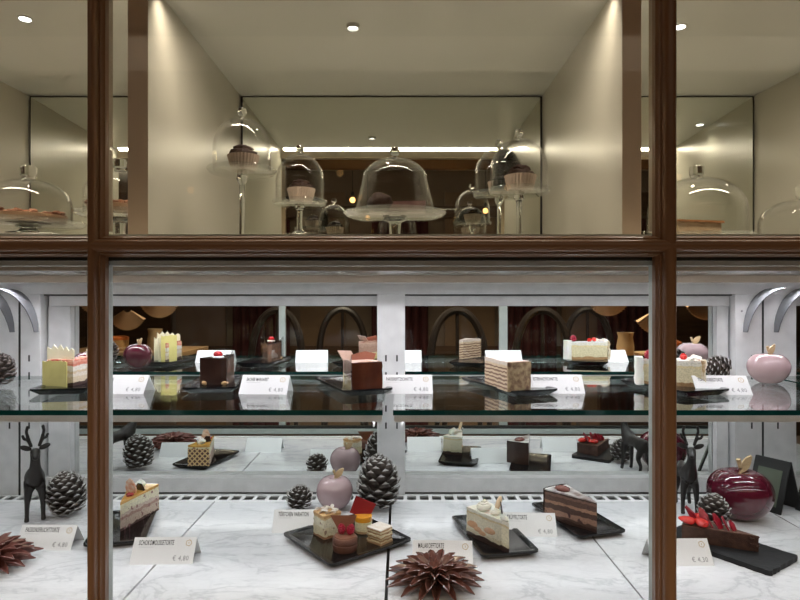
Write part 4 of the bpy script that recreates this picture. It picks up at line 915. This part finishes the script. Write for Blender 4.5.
def muffin(x, y, z, s, label):
    t = thing('chocolate_muffin', label, 'muffin', (x, y, z), 0, 'muffins under the small domes')
    MB().lathe([(0.0001, 0.0004), (0.0175 * s, 0.0004), (0.0225 * s, 0.023 * s), (0.0215 * s, 0.023 * s), (0.0165 * s, 0.0012), (0.0001, 0.0012)], 56, pleat=(0.035, 0.001)).build('paper_cup', CUP, t, smooth=False)
    mb = MB(); mb.ball((0, 0, 0.0235 * s), 0.0195 * s, 26, 12, (1, 1, 0.50), 0.22, 130).ball((0, 0, 0.0310 * s), 0.0140 * s, 18, 10, (1, 1, 0.55), 0.3, 170)
    mb.build('muffin_top', MUF, t); return t
small = [(242, 0.877, 0.1905, 0.0500, 0.0415, 0.078, 'tallest glass stand, leftmost in the central niche', 'small glass dome highest on the left over a muffin', 'dark muffin in a pleated cup under the highest left dome', 1.0),
         (300, 0.978, 0.1610, 0.0450, 0.0395, 0.080, 'slender glass stand on the plinth left of the big central dome', 'small glass dome just left of the big central dome', 'dark muffin under the dome just left of the big central one', 1.0),
         (499, 1.036, 0.1850, 0.0470, 0.0420, 0.080, 'glass stand partly hidden behind the rightmost small stand', 'small glass dome partly hidden behind the rightmost small dome', 'dark muffin under the rear right dome', 0.95),
         (519, 0.908, 0.1665, 0.0480, 0.0430, 0.080, 'glass stand rightmost in the central niche', 'small glass dome rightmost in the central niche', 'dark muffin under the rightmost small dome', 1.05)]
for (px_, y, zp, rp, rd, hd, l1, l2, l3, ms) in small:
    x = (px_ - 400) * y / 600; z0 = ZU + (0.0205 if px_ == 300 else 0)
    stand(x, y, ZC + zp, rp, l1, 0.030, z0); dome(x, y, ZC + zp + 0.0004, rd, hd, l2); muffin(x + 0.002, y, ZC + zp + 0.0002, ms, l3)
xc, yc, zc = -0.008, 0.930, ZC + 0.1345
stand(xc, yc, zc, 0.080, 'wide low glass cake stand in the middle of the central niche', 0.04)
dome(xc, yc, zc + 0.0004, 0.063, 0.088, 'big tapering glass cake dome in the middle of the central niche', 0.0080, 'taper')
t = thing('chocolate_cake_slice', 'dark red-brown chocolate cake under the big central dome', 'cake slice', (xc - 0.040, yc + 0.004, zc + 0.0003), R(8))
MB().loop(wedge_loop(0.088, 34), 0, 0.021, 6, 0.0008).build('cake_body', mat('red_brown_sponge', (0.060, 0.020, 0.014), 0.7, 0, (0.085, 0.032, 0.024), 90, bump=0.8), t)
tag(MB().ball((0, 0, 0.0148), 0.0155, 24, 14, (1.25, 1, 0.95), 0.2, 110).build('chocolate_bun', MUF, None, (xc - 0.022, yc - 0.026, zc + 0.0002)), 'round dark chocolate bun beside the cake under the big central dome', 'bun')
# left compartment
STREU = mat('streusel_top', (0.30, 0.12, 0.055), 0.6, 0, (0.16, 0.06, 0.03), 90, bump=1, bscale=220)
PIEB = mat('pie_base', (0.50, 0.32, 0.20), 0.6, 0, (0.40, 0.24, 0.14), 60)
def tart(x, y, z, r, label, rnd=True):
    t = thing('streusel_tart', label, 'tart', (x, y, z), 0)
    MB().lathe([(0.0001, 0), (r * 0.96, 0), (r, 0.012), (r * 0.97, 0.0125), (0.0001, 0.0125)], 40).build('tart_base', PIEB, t)
    mb = MB()
    for k in range(90):
        a = random.uniform(0, 6.28); q = r * 0.92 * math.sqrt(random.random()); mb.ball((q * math.cos(a), q * math.sin(a), 0.0135 + random.random() * 0.003), random.uniform(0.003, 0.006), 7, 5, (1.2, 1, 0.7), 0.4, 300)
    mb.build('streusel', STREU, t); return t
x, y = -0.585, 0.945; z = ZC + 0.1230
stand(x, y, z, 0.082, 'wide glass cake stand at far left with a streusel tart', 0.032, ZU + 0.0200); dome(x, y, z + 0.0004, 0.062, 0.070, 'wide glass dome at far left over the streusel tart', 0.0115, 'bell', 'flat'); tart(x, y, z + 0.0003, 0.055, 'streusel tart under the far left dome')
x, y = -0.432, 0.925; z = ZC + 0.1340
stand(x, y, z, 0.066, 'glass cake stand behind the left brown mullion', 0.03); dome(x, y, z + 0.0004, 0.052, 0.068, 'glass dome behind the left brown mullion over a tart', 0.0100, 'bell', 'flat'); tart(x, y, z + 0.0003, 0.046, 'small streusel tart behind the left brown mullion')
# right compartment
x, y = 0.467, 0.945; z = ZC + 0.1000
stand(x, y, z, 0.083, 'low glass cake stand right of the right mullion with a wafer cake', 0.034, ZU); dome(x, y, z + 0.0004, 0.073, 0.095, 'wide glass dome right of the right mullion over a wafer cake', 0.0105, 'bell', 'flat')
t = thing('wafer_cake', 'golden brown wafer topped cake under the dome right of the mullion', 'cake', (x - 0.016, y - 0.002, z + 0.0003), R(14))
MB().loop(rrect(0.080, 0.058, 0.004), 0, 0.021, 4, 0.0006).build('cake_body', mat('pale_cake', (0.55, 0.40, 0.25), 0.6, 0, (0.42, 0.28, 0.16), 80), t)
MB().loop(rrect(0.084, 0.064, 0.003), 0.0212, 0.0245, 1, 0.0008, zj=0.0012).build('wafer_top', mat('golden_wafer', (0.42, 0.19, 0.07), 0.45, 0, (0.28, 0.11, 0.04), 140, bump=1), t)
x, y = 0.628, 0.935; z = ZC + 0.0955
stand(x, y, z, 0.068, 'low glass cake stand cut by the right picture edge', 0.03, ZU); dome(x, y, z + 0.0004, 0.062, 0.066, 'glass dome cut by the right picture edge in the upper niche', 0.0105, 'bell', 'flat')

# ================================================================ CAFE ACROSS THE PASSAGE (seen in the mirrors)
TANW = mat('tan_cafe_wall', (0.28, 0.185, 0.11), 0.5, 0, (0.22, 0.14, 0.085), 3)
CURT = mat('dark_red_curtain', (0.09, 0.018, 0.020), 0.8, 0, (0.055, 0.012, 0.014), 8, stretch=(6, 1, 1))
for (xa, xb, m_) in ((-4.15, -2.3, DARKWOOD), (-2.25, -1.75, TANW), (-1.0, -0.55, TANW), (0.45, 0.95, TANW), (1.62, 2.1, TANW), (2.4, 4.15, DARKWOOD)):
    sbox('wall_panel_trim', (xa, xb, -3.597, -3.56, 0.05, 2.6), m_)
sbox('trim_1', (-4.15, 4.15, -3.59, -3.54, 0.98, 1.06), DARKWOOD); sbox('trim_2', (-4.15, 4.15, -3.59, -3.53, 2.35, 2.46), DARKWOOD)
def curtain(x, wd, label):
    g = []
    for k in range(2):
        g.append([(x - wd / 2 + wd * i / 40, -3.50 + 0.028 * math.sin(i * 1.05), 0.06 + 2.26 * k) for i in range(41)])
    tag(MB().sheet(g, 0.008).build('curtain', CURT, None, ang=80), label, 'curtain', 'dark red cafe curtains')
for x in (-1.38, 0.0, 1.28, 2.24): curtain(x, 0.55, 'dark red floor length curtain on the cafe wall across the passage')
DW = mat('bentwood_black', (0.02, 0.015, 0.013), 0.3)
def stool(x, y, rz):
    t = thing('bentwood_bar_chair', 'dark bentwood high chair with arched back across the passage', 'bar chair', (x, y, 0), R(rz), 'bentwood bar chairs across the passage')
    MB().lathe([(0.0001, 0.80), (0.19, 0.80), (0.20, 0.815), (0.19, 0.835), (0.0001, 0.84)], 30).build('seat', DW, t)
    for (sx, sy) in ((1, 1), (1, -1), (-1, 1), (-1, -1)): MB().tube([(sx * 0.14, sy * 0.14, 0.80), (sx * 0.20, sy * 0.20, 0.002)], [0.018, 0.014], 8).build('leg', DW, t)
    def arch(w_, h_): return [(-w_ * math.cos(PI * i / 20) , 0.17 + 0.04 * math.sin(PI * i / 20), 0.82 + h_ * math.sin(PI * i / 20) ** 0.55) for i in range(21)]
    MB().tube(arch(0.20, 0.62), 0.028, 8).build('back_frame', DW, t); MB().tube([(x_, 0.19, 0.83 + 0.02 * k) for k, x_ in enumerate((0.0, 0.0, 0.0))] + [(0, 0.205, 1.42)], 0.013, 8).build('back_slat', DW, t)
    MB().tube([(0.175 * math.cos(2 * PI * i / 24), 0.175 * math.sin(2 * PI * i / 24), 0.35) for i in range(25)], 0.010, 6).build('foot_ring', DW, t)
    return t
for (x, y, r_) in ((0.42, -1.55, 175), (1.0, -1.7, 190), (1.55, -2.3, 180), (-0.45, -2.4, 170), (-0.95, -1.9, 185)): stool(x, y, r_)
def display(x, y, flip, label1):
    t = thing('display_counter', label1, 'counter', (x, y, 0))
    MB().box(-0.40, 0.40, -0.25, 0.25, 0, 1.12).build('counter_body', DARKWOOD, t, smooth=False, bevel=0.004); MB().box(-0.45, 0.45, -0.29, 0.29, 1.1203, 1.155).build('counter_top', mat('oak_top', (0.45, 0.29, 0.15), 0.4, 0, (0.36, 0.22, 0.11), 5, stretch=(8, 1, 1)), t, smooth=False, bevel=0.003)
    b = tag(MB().lathe([(0.0001, 0), (0.15, 0), (0.155, 0.018), (0.0001, 0.020)], 36).build('serving_board', mat('pale_board', (0.52, 0.36, 0.20), 0.5), None, (x + flip * 0.05, y + 0.05, 1.1553)), 'round pale board on the counter across the passage, %s' % ('left side' if flip < 0 else 'right side'), 'board')
    c = thing('orange_topped_cake', 'orange topped cake on the board across the passage, %s' % ('left side' if flip < 0 else 'right side'), 'cake', (x + flip * 0.10, y + 0.06, 1.1755))
    MB().lathe([(0.0001, 0), (0.075, 0), (0.078, 0.05), (0.0001, 0.052)], 36).build('cake_body', BISCUIT, c); MB().lathe([(0.0001, 0.0525), (0.078, 0.051), (0.080, 0.068), (0.06, 0.078), (0.0001, 0.080)], 36).build('orange_top', mat('orange_fruit_top', (0.70, 0.22, 0.06), 0.3, 0, (0.55, 0.14, 0.04), 40, bump=0.8), c)
    tag(MB().lathe([(0.0001, 0), (0.050, 0), (0.055, 0.06), (0.045, 0.12), (0.052, 0.15), (0.046, 0.15), (0.039, 0.12), (0.049, 0.06), (0.044, 0.006), (0.0001, 0.006)], 28).build('storage_jar', mat('sand_ceramic', (0.45, 0.33, 0.20), 0.4), None, (x - flip * 0.17, y + 0.05, 1.1553)), 'sand coloured ceramic jar on the counter across the passage, %s' % ('left side' if flip < 0 else 'right side'), 'jar')
    for i, (dx, dz, s_) in enumerate(((-0.27, 0.42, 0.8), (0.0, 0.30, 0.75), (0.27, 0.40, 0.8))):
        g = []
        for k in range(2):
            g.append([((0.03 + k * 0.15 * s_) * math.sin(R(-62 + 124 * j / 32)), 0.012 * (1 if j % 2 else -1) * (0.3 + k), -(0.03 + k * 0.17 * s_) * math.cos(R(-62 + 124 * j / 32))) for j in range(33)])
        f_ = thing('paper_fan', 'tan pleated paper fan hanging above the counter across the passage', 'paper fan', (x + dx, y + 0.02 + 0.1 * i, 1.155 + dz), R(0), 'hanging paper fans')
        MB().sheet(g, 0.002).build('fan_sheet', mat('tan_pleated_paper', (0.58, 0.37, 0.21), 0.7), f_, smooth=False)
        MB().tube([(0, 0, -0.03), (0, 0, 2.998 - 1.155 - dz)], 0.002, 5).build('cord', DW, f_)
display(-1.95, -1.95, -1, 'oak topped display counter at the left across the passage'); display(1.62, -1.45, 1, 'oak topped display counter at the right across the passage')
# warm pendant bulbs
for (x, y, z) in ((-0.40, -2.6, 2.36), (-0.30, -3.1, 2.28), (0.75, -2.8, 2.3), (-1.5, -2.9, 2.3), (1.9, -2.7, 2.35)):
    t = thing('pendant_lamp', 'small warm globe pendant lamp in the cafe across the passage', 'pendant lamp', (x, y, z), 0, 'warm globe pendants')
    MB().ball((0, 0, 0), 0.024, 20, 12).build('globe', emis('warm_globe', (1.0, 0.50, 0.16), 5), t); MB().tube([(0, 0, 0.036), (0, 0, 2.998 - z)], 0.003, 6).build('cord', DW, t); MB().lathe([(0.0001, 0.033), (0.016, 0.033), (0.014, 0.07), (0.0001, 0.07)], 16).build('socket', DW, t)
